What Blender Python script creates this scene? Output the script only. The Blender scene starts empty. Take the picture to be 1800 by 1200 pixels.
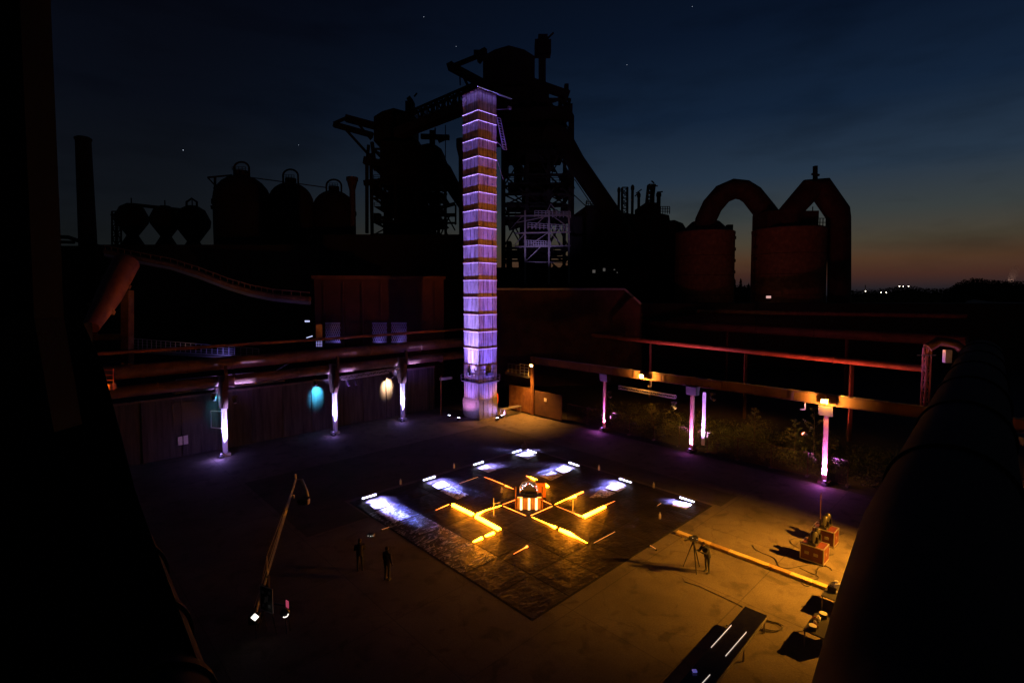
import bpy, bmesh, math, random
from mathutils import Vector, Matrix
R = math.radians
random.seed(7)
sc = bpy.context.scene
COL = sc.collection

# ---------------------------------------------------------------- camera
F, HOR, PITCH, CH = 895.0, 515.0, R(3.2), 15.0
PY = HOR + F * math.tan(PITCH)
cam_d = bpy.data.cameras.new('camera')
cam = bpy.data.objects.new('camera', cam_d); COL.objects.link(cam)
cam.location = (0, 0, CH); cam.rotation_euler = (R(90) - PITCH, 0, 0)
cam_d.sensor_width = 36; cam_d.lens = F / 1800 * 36
cam_d.shift_y = -(600 - PY) / 1800
cam_d.clip_start = 0.1; cam_d.clip_end = 20000
sc.camera = cam
sc.view_settings.view_transform = 'Standard'; sc.view_settings.look = 'None'
sc.view_settings.exposure = 0; sc.view_settings.gamma = 1

# ---------------------------------------------------------------- dusk sky
w = bpy.data.worlds.new('World'); sc.world = w; w.use_nodes = True
nt = w.node_tree; nt.nodes.clear()
out = nt.nodes.new('ShaderNodeOutputWorld'); bg = nt.nodes.new('ShaderNodeBackground')
tc = nt.nodes.new('ShaderNodeTexCoord'); sep = nt.nodes.new('ShaderNodeSeparateXYZ')
nt.links.new(tc.outputs['Generated'], sep.inputs[0])
def wramp(stops):
    r = nt.nodes.new('ShaderNodeValToRGB'); e = r.color_ramp.elements
    e[0].position = stops[0][0]; e[0].color = (*stops[0][1], 1)
    e[1].position = stops[1][0]; e[1].color = (*stops[1][1], 1)
    for p, c in stops[2:]:
        k = e.new(p); k.color = (*c, 1)
    nt.links.new(sep.outputs['Z'], r.inputs[0]); return r
def s2l(r, g, b):
    f = lambda c: (c / 255 / 12.92) if c / 255 <= .04045 else ((c / 255 + .055) / 1.055) ** 2.4
    return (f(r), f(g), f(b))
warm = wramp([(0.0, s2l(30, 29, 34)), (.008, s2l(42, 37, 42)), (.03, s2l(74, 46, 38)), (.055, s2l(86, 60, 42)), (.085, s2l(78, 70, 56)),
              (.13, s2l(62, 68, 68)), (.2, s2l(42, 58, 76)), (.3, s2l(22, 39, 62)), (.42, s2l(12, 25, 46)), (.6, s2l(6, 13, 28))])
cold = wramp([(0.0, s2l(22, 24, 22)), (.05, s2l(23, 26, 26)), (.15, s2l(18, 22, 28)), (.3, s2l(10, 14, 24)), (.45, s2l(6, 9, 19)), (.6, s2l(4, 6, 15))])
dot = nt.nodes.new('ShaderNodeVectorMath'); dot.operation = 'DOT_PRODUCT'
SUN = Vector((math.sin(R(47)), math.cos(R(47)), 0)); dot.inputs[1].default_value = SUN
nt.links.new(tc.outputs['Generated'], dot.inputs[0])
mr = nt.nodes.new('ShaderNodeMapRange'); mr.interpolation_type = 'SMOOTHSTEP'
mr.inputs['From Min'].default_value = .12; mr.inputs['From Max'].default_value = 1.0
nt.links.new(dot.outputs['Value'], mr.inputs['Value'])
mx = nt.nodes.new('ShaderNodeMix'); mx.data_type = 'RGBA'
nt.links.new(mr.outputs[0], mx.inputs[0]); nt.links.new(cold.outputs[0], mx.inputs[6]); nt.links.new(warm.outputs[0], mx.inputs[7])
# a few thin dusk clouds near the right edge
nz = nt.nodes.new('ShaderNodeTexNoise'); nz.inputs['Scale'].default_value = 5; nz.inputs['Detail'].default_value = 6
mp = nt.nodes.new('ShaderNodeMapping'); mp.inputs['Scale'].default_value = (1, 1, 4)
nt.links.new(tc.outputs['Generated'], mp.inputs[0]); nt.links.new(mp.outputs[0], nz.inputs[0])
cr = nt.nodes.new('ShaderNodeMapRange'); cr.inputs['From Min'].default_value = .5; cr.inputs['From Max'].default_value = .75
cr.inputs['To Min'].default_value = 1; cr.inputs['To Max'].default_value = .72
nt.links.new(nz.outputs[0], cr.inputs['Value'])
mc = nt.nodes.new('ShaderNodeVectorMath'); mc.operation = 'SCALE'
nt.links.new(mx.outputs[2], mc.inputs[0]); nt.links.new(cr.outputs[0], mc.inputs['Scale'])
nt.links.new(mc.outputs[0], bg.inputs[0]); bg.inputs[1].default_value = 0.82
nt.links.new(bg.outputs[0], out.inputs[0])

# ---------------------------------------------------------------- helpers
def ray(px, py):
    x = (px - 900) / F; y = (PY - py) / F
    return Vector((x, math.cos(PITCH) + y * math.sin(PITCH), -math.sin(PITCH) + y * math.cos(PITCH)))
def G(px, py, z=0.0):                  # pixel -> point at height z
    r = ray(px, py); return Vector((0, 0, CH)) + r * ((z - CH) / r.z)
def at(px, py, D):                     # pixel -> point at forward distance D
    r = ray(px, py); return Vector((0, 0, CH)) + r * (D / r.y)
AB = R(46.3)
U = Vector((math.sin(AB), math.cos(AB), 0)); V = Vector((-math.cos(AB), math.sin(AB), 0)); Z = Vector((0, 0, 1))
SITE = R(90) - AB
def S(u, v, z=0.0): return U * u + V * v + Z * z

def mat(name, col, rough=.6, metal=0.0, col2=None, scale=3.0, bump=0.0, bscale=None, spec=.5, stretch=(1, 1, 1), detail=6, lo=.35, hi=.65, col3=None):
    m = bpy.data.materials.new(name); m.use_nodes = True; t = m.node_tree; b = t.nodes['Principled BSDF']
    b.inputs['Base Color'].default_value = (*col, 1); b.inputs['Roughness'].default_value = rough
    b.inputs['Metallic'].default_value = metal; b.inputs['Specular IOR Level'].default_value = spec
    tc = t.nodes.new('ShaderNodeTexCoord'); mp = t.nodes.new('ShaderNodeMapping'); mp.inputs['Scale'].default_value = stretch
    t.links.new(tc.outputs['Object'], mp.inputs[0])
    if col2:
        n = t.nodes.new('ShaderNodeTexNoise'); n.inputs['Scale'].default_value = scale; n.inputs['Detail'].default_value = detail
        n.inputs['Roughness'].default_value = .65
        r = t.nodes.new('ShaderNodeValToRGB'); r.color_ramp.elements[0].position = lo; r.color_ramp.elements[1].position = hi
        r.color_ramp.elements[0].color = (*col, 1); r.color_ramp.elements[1].color = (*col2, 1)
        if col3:
            k = r.color_ramp.elements.new((lo + hi) / 2); k.color = (*col3, 1)
        t.links.new(mp.outputs[0], n.inputs[0]); t.links.new(n.outputs[0], r.inputs[0]); t.links.new(r.outputs[0], b.inputs['Base Color'])
    if bump:
        n2 = t.nodes.new('ShaderNodeTexNoise'); n2.inputs['Scale'].default_value = bscale or scale * 3; n2.inputs['Detail'].default_value = 5
        bp = t.nodes.new('ShaderNodeBump'); bp.inputs['Strength'].default_value = bump; bp.inputs['Distance'].default_value = .05
        t.links.new(mp.outputs[0], n2.inputs[0]); t.links.new(n2.outputs[0], bp.inputs['Height']); t.links.new(bp.outputs[0], b.inputs['Normal'])
    return m
def emis(name, col, st):
    m = bpy.data.materials.new(name); m.use_nodes = True; b = m.node_tree.nodes['Principled BSDF']
    b.inputs['Base Color'].default_value = (.8, .8, .8, 1); b.inputs['Emission Color'].default_value = (*col, 1); b.inputs['Emission Strength'].default_value = st
    return m

class MB:
    def __init__(s): s.v = []; s.f = []
    def box(s, c, size, ax=None):
        c = Vector(c); X, Y, Zz = ax or (Vector((1, 0, 0)), Vector((0, 1, 0)), Z)
        hx, hy, hz = size[0] / 2, size[1] / 2, size[2] / 2; n = len(s.v)
        for dx, dy, dz in ((-1,-1,-1),(1,-1,-1),(1,1,-1),(-1,1,-1),(-1,-1,1),(1,-1,1),(1,1,1),(-1,1,1)):
            s.v.append(c + X * hx * dx + Y * hy * dy + Zz * hz * dz)
        for q in ((0,3,2,1),(4,5,6,7),(0,1,5,4),(1,2,6,5),(2,3,7,6),(3,0,4,7)): s.f.append([n + i for i in q])
        return s
    def bar(s, a, b, w, h=None, up=Z):
        a = Vector(a); b = Vector(b); d = b - a; L = d.length
        if L < 1e-6: return s
        d /= L; x = d.cross(Vector(up))
        if x.length < 1e-4: x = d.cross(Vector((1, 0, 0)))
        x.normalize(); y = x.cross(d)
        return s.box((a + b) / 2, (w, L, h or w), (x, d, y))
    def ibar(s, a, b, w, h, t=.04, up=Z):       # I section: two flanges and a web
        a = Vector(a); b = Vector(b); d = (b - a).normalized(); x = d.cross(Vector(up))
        if x.length < 1e-4: x = d.cross(Vector((1, 0, 0)))
        x.normalize(); y = x.cross(d)
        s.bar(a + y * (h / 2 - t / 2), b + y * (h / 2 - t / 2), w, t, up)
        s.bar(a - y * (h / 2 - t / 2), b - y * (h / 2 - t / 2), w, t, up)
        s.bar(a, b, t, h - 2 * t, up); return s
    def path(s, pts, rad, n=10, cap=True):
        pts = [Vector(p) for p in pts]; rs = rad if isinstance(rad, (list, tuple)) else [rad] * len(pts)
        base = len(s.v); px = None
        for i, p in enumerate(pts):
            d = (pts[min(i + 1, len(pts) - 1)] - pts[max(i - 1, 0)])
            d.normalize()
            if px is None:
                px = d.cross(Z if abs(d.z) < .9 else Vector((1, 0, 0))).normalized()
            else:
                px = (px - d * px.dot(d)); px.normalize()
            py = d.cross(px)
            for k in range(n):
                a = 2 * math.pi * k / n; s.v.append(p + (px * math.cos(a) + py * math.sin(a)) * rs[i])
        for i in range(len(pts) - 1):
            for k in range(n):
                k2 = (k + 1) % n
                s.f.append([base + i * n + k, base + i * n + k2, base + (i + 1) * n + k2, base + (i + 1) * n + k])
        if cap:
            s.f.append([base + k for k in range(n)][::-1]); s.f.append([base + (len(pts) - 1) * n + k for k in range(n)])
        return s
    def tube(s, a, b, r, n=8, r2=None): return s.path([a, b], [r, r if r2 is None else r2], n)
    def lathe(s, c, prof, n=24):                # prof: (radius, z)
        c = Vector(c); base = len(s.v)
        for r, z in prof:
            for k in range(n):
                a = 2 * math.pi * k / n; s.v.append(c + Vector((r * math.cos(a), r * math.sin(a), z)))
        for i in range(len(prof) - 1):
            for k in range(n):
                k2 = (k + 1) % n
                s.f.append([base + i * n + k, base + i * n + k2, base + (i + 1) * n + k2, base + (i + 1) * n + k])
        s.f.append([base + k for k in range(n)][::-1]); s.f.append([base + (len(prof) - 1) * n + k for k in range(n)])
        return s
    def ball(s, c, r, n=10, sq=(1, 1, 1)):
        c = Vector(c); base = len(s.v); m = n // 2 + 1
        for i in range(m):
            t = math.pi * (i + .02) / (m - 1 + .04)
            for k in range(n):
                a = 2 * math.pi * k / n
                s.v.append(c + Vector((r * sq[0] * math.sin(t) * math.cos(a), r * sq[1] * math.sin(t) * math.sin(a), r * sq[2] * math.cos(t))))
        for i in range(m - 1):
            for k in range(n):
                k2 = (k + 1) % n
                s.f.append([base + i * n + k2, base + i * n + k, base + (i + 1) * n + k, base + (i + 1) * n + k2])
        return s
    def poly(s, pts, d):                        # outline extruded by vector d
        n = len(pts); b = len(s.v); pts = [Vector(p) for p in pts]; d = Vector(d)
        s.v += pts + [p + d for p in pts]
        s.f.append([b + i for i in range(n)][::-1]); s.f.append([b + n + i for i in range(n)])
        for i in range(n):
            j = (i + 1) % n; s.f.append([b + i, b + j, b + n + j, b + n + i])
        return s
    def truss(s, a, b, wv, hv, n, r):           # box lattice from a to b; wv, hv side vectors
        a = Vector(a); b = Vector(b); wv = Vector(wv); hv = Vector(hv)
        off = [(-wv - hv) / 2, (wv - hv) / 2, (wv + hv) / 2, (-wv + hv) / 2]
        for o in off: s.bar(a + o, b + o, r * 1.5)
        for i in range(n + 1):
            p = a.lerp(b, i / n)
            for k in range(4): s.bar(p + off[k], p + off[(k + 1) % 4], r)
            if i < n:
                q = a.lerp(b, (i + 1) / n)
                for k in range(4):
                    if (i + k) % 2: s.bar(p + off[k], q + off[(k + 1) % 4], r)
                    else: s.bar(p + off[(k + 1) % 4], q + off[k], r)
        return s
    def rail(s, a, b, h=1.1, n=6, r=.03, rows=3):
        a = Vector(a); b = Vector(b)
        for k in range(rows): s.bar(a + Z * h * (k + 1) / rows, b + Z * h * (k + 1) / rows, r)
        for i in range(n + 1):
            p = a.lerp(b, i / n); s.bar(p, p + Z * h, r * 1.2)
        return s
    def build(s, name, m, parent=None, world=True, smooth=False, loc=None):
        me = bpy.data.meshes.new(name); vs = s.v
        if parent is not None and world:
            mi = parent.matrix_basis.inverted()
            if parent.parent is not None: mi = mi @ parent.parent.matrix_basis.inverted()
            vs = [mi @ v for v in vs]
        o = bpy.data.objects.new(name, me); COL.objects.link(o)
        if parent is None:
            if loc is None:
                xs = [v.x for v in vs]; ys = [v.y for v in vs]; zs = [v.z for v in vs]
                loc = Vector(((min(xs) + max(xs)) / 2, (min(ys) + max(ys)) / 2, min(zs)))
            vs = [v - Vector(loc) for v in vs]; o.location = loc
        me.from_pydata([tuple(v) for v in vs], [], s.f); me.materials.append(m)
        bm = bmesh.new(); bm.from_mesh(me); bmesh.ops.recalc_face_normals(bm, faces=bm.faces); bm.to_mesh(me); bm.free()
        if smooth:
            for p in me.polygons: p.use_smooth = True
            try: me.set_sharp_from_angle(angle=R(40))
            except Exception: pass
        if parent is not None: o.parent = parent
        return o
def tag(o, label, cat, group=None):
    o['label'] = label; o['category'] = cat
    if group: o['group'] = group
    return o
def thing(name, label, cat, loc=(0, 0, 0), rz=0.0, group=None):
    o = bpy.data.objects.new(name, None); COL.objects.link(o); o.empty_display_size = .2
    loc = Vector(loc)
    o.matrix_basis = Matrix.Translation(loc) @ Matrix.Rotation(rz, 4, 'Z')
    return tag(o, label, cat, group)
def struct(o, kind='structure'): o['kind'] = kind; return o
def copy_tree(o, parent=None):
    c = o.copy(); COL.objects.link(c)
    if parent is not None: c.parent = parent
    for ch in list(o.children): copy_tree(ch, c)
    return c
def place(o, loc, rz, label=None):
    o.matrix_basis = Matrix.Translation(Vector(loc)) @ Matrix.Rotation(rz, 4, 'Z')
    if label: o['label'] = label
    return o
def light(kind, name, loc, energy, color, parent=None, aim=None, size=.05, cone=60, blend=.4, sx=1, sy=.1, spread=180, roll=None):
    d = bpy.data.lights.new(name, kind); d.energy = energy; d.color = color
    if kind == 'SPOT': d.spot_size = R(cone); d.spot_blend = blend; d.shadow_soft_size = size
    elif kind == 'AREA': d.shape = 'RECTANGLE'; d.size = sx; d.size_y = sy; d.spread = R(spread)
    else: d.shadow_soft_size = size
    o = bpy.data.objects.new(name, d); COL.objects.link(o); loc = Vector(loc)
    M = Matrix.Translation(loc)
    if aim is not None:
        zz = (loc - Vector(aim)).normalized()
        if roll is not None: xx = Vector(roll) - zz * Vector(roll).dot(zz); xx.normalize()
        else: xx = Z.cross(zz); xx = xx.normalized() if xx.length > 1e-4 else Vector((1, 0, 0))
        yy = zz.cross(xx); M = M @ Matrix((xx, yy, zz)).transposed().to_4x4()
    if parent is not None: o.parent = parent; M = parent.matrix_basis.inverted() @ M
    o.matrix_basis = M
    return o

# ---------------------------------------------------------------- materials
M_rust = mat('rusty_steel', (.16, .07, .035), .75, 0, (.30, .15, .07), 1.2, .35, 9, col3=(.21, .10, .05))
M_rust2 = mat('dark_rusty_steel', (.05, .026, .016), .8, 0, (.10, .05, .03), .5, .2, 4)
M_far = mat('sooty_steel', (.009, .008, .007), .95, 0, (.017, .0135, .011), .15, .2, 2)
M_pipel = mat('brown_rusty_pipe', (.09, .05, .03), .6, 0, (.19, .10, .055), .9, .3, 8)
M_red = mat('red_oxide_pipe', (.26, .09, .055), .55, 0, (.38, .15, .08), .9, .25, 8)
M_steel = mat('grey_steel', (.30, .30, .30), .45, .6, (.22, .21, .2), 5, .1)
M_galv = mat('galvanised_steel', (.45, .46, .48), .4, .5, (.36, .37, .4), 8, .1)
M_black = mat('black_metal', (.025, .025, .027), .45, .2, (.04, .04, .042), 9, .1)
M_plastic = mat('black_plastic', (.02, .02, .022), .35, 0, (.03, .03, .03), 9, .05)
M_cloth = mat('dark_cloth', (.02, .022, .03), .9, 0, (.035, .035, .045), 14, .4)
M_jeans = mat('dark_jeans', (.03, .035, .055), .9, 0, (.045, .05, .07), 14, .4)
M_skin = mat('skin', (.42, .26, .19), .55, 0, (.47, .30, .22), 10, .05)
M_hair = mat('brown_hair', (.05, .03, .02), .7, 0, (.08, .05, .03), 30, .4)
M_case = mat('red_brown_case_panel', (.085, .02, .015), .4, 0, (.12, .03, .022), 3, .05)
M_alu = mat('brushed_aluminium', (.6, .6, .6), .35, .8, (.5, .5, .5), 20, .05)
M_wood = mat('yellow_wood', (.55, .42, .16), .6, 0, (.46, .33, .12), 5, .3, stretch=(1, 1, 1))
M_cable = mat('black_cable', (.02, .018, .016), .5, 0, (.03, .028, .025), 9)
M_leaf = mat('leaves', (.05, .065, .02), .6, 0, (.10, .11, .035), 2.5, .1)
M_bark = mat('bark', (.12, .09, .06), .9, 0, (.08, .06, .04), 6, .5)
M_wood2 = mat('far_foliage', (.02, .028, .015), .9, 0, (.035, .045, .02), .05, .1)
M_white = mat('white_paint', (.7, .7, .68), .5, 0, (.6, .6, .58), 4, .05)
M_orangecase = mat('orange_box', (.8, .25, .05), .5, 0, (.7, .2, .04), 4, .05)
M_redsign = mat('red_plate', (.7, .08, .02), .5, 0, (.6, .06, .02), 4, .05)
E_or = emis('amber_tube_glow', (1, .15, .02), 5.0)
E_or2 = emis('amber_tube_dim', (1, .33, .08), 1.3)
E_or3 = emis('amber_tube_bright', (1, .25, .006), 75.0)
E_wh = emis('cold_white_led', (.72, .74, 1), 9.0)
E_vi = emis('violet_led', (.45, .3, 1), 3.0)
E_wi = emis('white_screen', (1, .95, .85), 1.6)
E_scr = emis('pink_screen', (1, .12, .25), .35)
E_blue = emis('blue_white_dot', (.6, .8, 1), 5)
E_bluish = emis('bluish_lamp', (.6, .65, 1), .9)
E_boothtube = emis('warm_booth_tube', (1, .55, .28), 3.0)
E_reflect = emis('table_reflection_glow', (1, .85, .75), .55)
E_underglow = emis('violet_underglow', (.50, .34, 1), 1.3)
E_rdot = emis('red_dot', (1, .05, .08), 3)
E_grn = emis('green_dot', (.3, 1, .2), 6)
E_town = emis('far_lamp', (1, .85, .65), 14)
E_star = emis('starlight', (.7, .8, 1), .9)
E_sod = emis('sodium_lamp', (1, .5, .12), 40)

# tower cladding: pale panels streaked with rust
def clad():
    m = bpy.data.materials.new('streaked_metal_cladding'); m.use_nodes = True; t = m.node_tree; b = t.nodes['Principled BSDF']
    b.inputs['Roughness'].default_value = .6
    tc = t.nodes.new('ShaderNodeTexCoord'); mp = t.nodes.new('ShaderNodeMapping'); mp.inputs['Scale'].default_value = (5, 5, .45)
    n = t.nodes.new('ShaderNodeTexNoise'); n.inputs['Scale'].default_value = 1.0; n.inputs['Detail'].default_value = 8; n.inputs['Roughness'].default_value = .7
    n2 = t.nodes.new('ShaderNodeTexNoise'); n2.inputs['Scale'].default_value = 7.0; n2.inputs['Detail'].default_value = 4
    r = t.nodes.new('ShaderNodeValToRGB'); e = r.color_ramp.elements
    e[0].position = .36; e[0].color = (.10, .08, .075, 1); e[1].position = .62; e[1].color = (.50, .48, .50, 1)
    k = e.new(.47); k.color = (.34, .30, .29, 1)
    r2 = t.nodes.new('ShaderNodeValToRGB'); r2.color_ramp.elements[0].position = .30; r2.color_ramp.elements[0].color = (.4, .35, .3, 1)
    r2.color_ramp.elements[1].position = .42; r2.color_ramp.elements[1].color = (1, 1, 1, 1)
    mm = t.nodes.new('ShaderNodeMix'); mm.data_type = 'RGBA'; mm.blend_type = 'MULTIPLY'; mm.inputs[0].default_value = .8
    t.links.new(tc.outputs['Object'], mp.inputs[0]); t.links.new(mp.outputs[0], n.inputs[0]); t.links.new(tc.outputs['Object'], n2.inputs[0])
    t.links.new(n.outputs[0], r.inputs[0]); t.links.new(n2.outputs[0], r2.inputs[0])
    t.links.new(r.outputs[0], mm.inputs[6]); t.links.new(r2.outputs[0], mm.inputs[7]); t.links.new(mm.outputs[2], b.inputs['Base Color'])
    bp = t.nodes.new('ShaderNodeBump'); bp.inputs['Strength'].default_value = .15; bp.inputs['Distance'].default_value = .01
    t.links.new(n.outputs[0], bp.inputs['Height']); t.links.new(bp.outputs[0], b.inputs['Normal'])
    return m
M_clad = clad()
# concrete with stains and cracks
def concrete(name, c1, c2, crack=True, sc_=.25, rough=.85, streak=False):
    m = bpy.data.materials.new(name); m.use_nodes = True; t = m.node_tree; b = t.nodes['Principled BSDF']
    tc = t.nodes.new('ShaderNodeTexCoord')
    n = t.nodes.new('ShaderNodeTexNoise'); n.inputs['Scale'].default_value = sc_; n.inputs['Detail'].default_value = 10; n.inputs['Roughness'].default_value = .62
    smap = t.nodes.new('ShaderNodeMapping'); smap.inputs['Scale'].default_value = (6, 6, .5) if streak else (1, 1, 1); t.links.new(tc.outputs['Object'], smap.inputs[0])
    r = t.nodes.new('ShaderNodeValToRGB'); e = r.color_ramp.elements; e[0].position = .32; e[0].color = (*c1, 1); e[1].position = .68; e[1].color = (*c2, 1)
    t.links.new(smap.outputs[0], n.inputs[0]); t.links.new(n.outputs[0], r.inputs[0]); last = r.outputs[0]
    n3 = t.nodes.new('ShaderNodeTexNoise'); n3.inputs['Scale'].default_value = 14; n3.inputs['Detail'].default_value = 6
    t.links.new(tc.outputs['Object'], n3.inputs[0])
    rr = t.nodes.new('ShaderNodeMapRange'); rr.inputs['From Min'].default_value = .3; rr.inputs['From Max'].default_value = .7
    rr.inputs['To Min'].default_value = .75; rr.inputs['To Max'].default_value = 1.1; t.links.new(n3.outputs[0], rr.inputs['Value'])
    vm = t.nodes.new('ShaderNodeVectorMath'); vm.operation = 'SCALE'; t.links.new(last, vm.inputs[0]); t.links.new(rr.outputs[0], vm.inputs['Scale']); last = vm.outputs[0]
    if crack:
        vo = t.nodes.new('ShaderNodeTexVoronoi'); vo.feature = 'DISTANCE_TO_EDGE'; vo.inputs['Scale'].default_value = .16
        nn = t.nodes.new('ShaderNodeTexNoise'); nn.inputs['Scale'].default_value = 1.2; nn.inputs['Detail'].default_value = 5
        ad = t.nodes.new('ShaderNodeVectorMath'); ad.operation = 'MULTIPLY_ADD'; ad.inputs[1].default_value = (1.2, 1.2, 0)
        t.links.new(tc.outputs['Object'], nn.inputs[0]); t.links.new(nn.outputs['Color'], ad.inputs[0]); t.links.new(tc.outputs['Object'], ad.inputs[2])
        t.links.new(ad.outputs[0], vo.inputs[0])
        cm = t.nodes.new('ShaderNodeMapRange'); cm.inputs['From Max'].default_value = .006; cm.inputs['To Min'].default_value = .75; cm.inputs['To Max'].default_value = 1
        t.links.new(vo.outputs['Distance'], cm.inputs['Value'])
        v2 = t.nodes.new('ShaderNodeVectorMath'); v2.operation = 'SCALE'; t.links.new(last, v2.inputs[0]); t.links.new(cm.outputs[0], v2.inputs['Scale']); last = v2.outputs[0]
    if crack:
        rm = t.nodes.new('ShaderNodeMapping'); rm.inputs['Rotation'].default_value = (0, 0, -SITE); rm.inputs['Location'].default_value = (1.3, .7, 0)
        bk = t.nodes.new('ShaderNodeTexBrick'); bk.inputs['Scale'].default_value = 1; bk.inputs['Brick Width'].default_value = 6.5; bk.inputs['Row Height'].default_value = 5.2; bk.inputs['Mortar Size'].default_value = .025; bk.offset = 0
        bk.inputs['Color1'].default_value = (1, 1, 1, 1); bk.inputs['Color2'].default_value = (.86, .86, .86, 1); bk.inputs['Mortar'].default_value = (.55, .55, .55, 1)
        t.links.new(tc.outputs['Object'], rm.inputs[0]); t.links.new(rm.outputs[0], bk.inputs[0])
        st_ = t.nodes.new('ShaderNodeTexNoise'); st_.inputs['Scale'].default_value = .9; st_.inputs['Detail'].default_value = 7; st_.inputs['Distortion'].default_value = .6; t.links.new(tc.outputs['Object'], st_.inputs[0])
        sm = t.nodes.new('ShaderNodeMapRange'); sm.inputs['From Min'].default_value = .34; sm.inputs['From Max'].default_value = .46; sm.inputs['To Min'].default_value = .6; t.links.new(st_.outputs[0], sm.inputs['Value'])
        v3 = t.nodes.new('ShaderNodeVectorMath'); v3.operation = 'MULTIPLY'; t.links.new(last, v3.inputs[0]); t.links.new(bk.outputs[0], v3.inputs[1])
        v4 = t.nodes.new('ShaderNodeVectorMath'); v4.operation = 'SCALE'; t.links.new(v3.outputs[0], v4.inputs[0]); t.links.new(sm.outputs[0], v4.inputs['Scale']); last = v4.outputs[0]
    t.links.new(last, b.inputs['Base Color']); b.inputs['Roughness'].default_value = rough
    bp = t.nodes.new('ShaderNodeBump'); bp.inputs['Strength'].default_value = .4; bp.inputs['Distance'].default_value = .02
    t.links.new(n3.outputs[0], bp.inputs['Height']); t.links.new(bp.outputs[0], b.inputs['Normal'])
    return m
M_conc = concrete('pale_concrete', (.085, .072, .06), (.17, .145, .12))
M_asph = concrete('dark_worn_asphalt', (.03, .026, .023), (.07, .06, .05))
M_wallc = concrete('stained_concrete_wall', (.02, .019, .018), (.085, .08, .072), False, .5, streak=True)
M_brick = concrete('dark_brick', (.045, .018, .013), (.085, .032, .022), False, .4)
M_ground = concrete('dark_soil', (.03, .028, .02), (.06, .05, .035), False, .05)
# wrinkled dark sheet
def sheet():
    m = bpy.data.materials.new('wrinkled_black_sheet'); m.use_nodes = True; t = m.node_tree; b = t.nodes['Principled BSDF']
    b.inputs['Roughness'].default_value = .55; b.inputs['Specular IOR Level'].default_value = .07
    tc = t.nodes.new('ShaderNodeTexCoord')
    n = t.nodes.new('ShaderNodeTexNoise'); n.inputs['Scale'].default_value = 2.2; n.inputs['Detail'].default_value = 7; n.inputs['Distortion'].default_value = .8
    n2 = t.nodes.new('ShaderNodeTexNoise'); n2.inputs['Scale'].default_value = .5; n2.inputs['Detail'].default_value = 3
    mp = t.nodes.new('ShaderNodeMapping'); mp.inputs['Scale'].default_value = (1, 1.8, 1)
    t.links.new(tc.outputs['Object'], mp.inputs[0]); t.links.new(mp.outputs[0], n.inputs[0]); t.links.new(tc.outputs['Object'], n2.inputs[0])
    r = t.nodes.new('ShaderNodeValToRGB'); e = r.color_ramp.elements; e[0].position = .3; e[0].color = (.011, .009, .009, 1); e[1].position = .7; e[1].color = (.030, .025, .024, 1)
    t.links.new(n2.outputs[0], r.inputs[0]); t.links.new(r.outputs[0], b.inputs['Base Color'])
    bp = t.nodes.new('ShaderNodeBump'); bp.inputs['Strength'].default_value = .8; bp.inputs['Distance'].default_value = .07
    t.links.new(n.outputs[0], bp.inputs['Height']); t.links.new(bp.outputs[0], b.inputs['Normal'])
    return m
M_sheet = sheet()
def streaks():  # strobe highlights on the creases are painted in as pale streaks
    m = bpy.data.materials.new('creased_sheet_painted_glints'); m.use_nodes = True; t = m.node_tree; b = t.nodes['Principled BSDF']; b.inputs['Roughness'].default_value = .45; b.inputs['Specular IOR Level'].default_value = .1
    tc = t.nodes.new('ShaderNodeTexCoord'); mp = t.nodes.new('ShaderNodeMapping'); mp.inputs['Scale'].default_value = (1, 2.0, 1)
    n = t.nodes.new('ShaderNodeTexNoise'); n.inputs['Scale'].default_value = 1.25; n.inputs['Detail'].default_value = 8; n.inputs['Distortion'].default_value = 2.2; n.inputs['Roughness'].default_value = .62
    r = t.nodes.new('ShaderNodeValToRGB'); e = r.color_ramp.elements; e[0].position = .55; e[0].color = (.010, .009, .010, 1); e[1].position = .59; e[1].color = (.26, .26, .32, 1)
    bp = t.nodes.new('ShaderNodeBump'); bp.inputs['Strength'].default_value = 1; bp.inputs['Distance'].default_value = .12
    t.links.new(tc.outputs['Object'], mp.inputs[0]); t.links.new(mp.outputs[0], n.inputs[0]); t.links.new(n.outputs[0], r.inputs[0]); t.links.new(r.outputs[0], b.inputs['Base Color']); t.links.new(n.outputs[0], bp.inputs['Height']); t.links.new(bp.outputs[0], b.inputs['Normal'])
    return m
M_streak = streaks()

# ================================================================ SETTING
g = MB(); g.poly([(-3000, -200, -.6), (3000, -200, -.6), (3000, 3000, -.6), (-3000, 3000, -.6)], (0, 0, .3))
struct(g.build('ground', M_ground, loc=(0, 0, -.6)))
# raised concrete yard: apron around a darker worn field
OUT = [S(-10, -25), S(44.6, -25), S(44.6, 43.7), S(44.6, 54.6), S(-10, 54.6)]
g = MB(); g.poly([p - Z * .5 for p in OUT], (0, 0, .5)); struct(g.build('yard_slab', M_conc, loc=(0, 0, 0)))
g = MB(); g.poly([S(15, 5, .004), S(37.4, 5, .004), S(37.4, 43.2, .004), S(15, 43.2, .004)][0:4], (0, 0, .004))
# the dark field only reaches to the stage edge on the near side
g = MB(); g.poly([S(12, 30.8, .001), S(16.1, 30.8, .001), S(16.1, 34.4, .001), S(34.9, 34.4, .001), S(34.9, 15.2, .001), S(37.6, 15.2, .001), S(37.6, 43.2, .001), S(12, 43.2, .001)], (0, 0, .004))
struct(g.build('asphalt_field', M_asph, loc=(0, 0, 0)))

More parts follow.
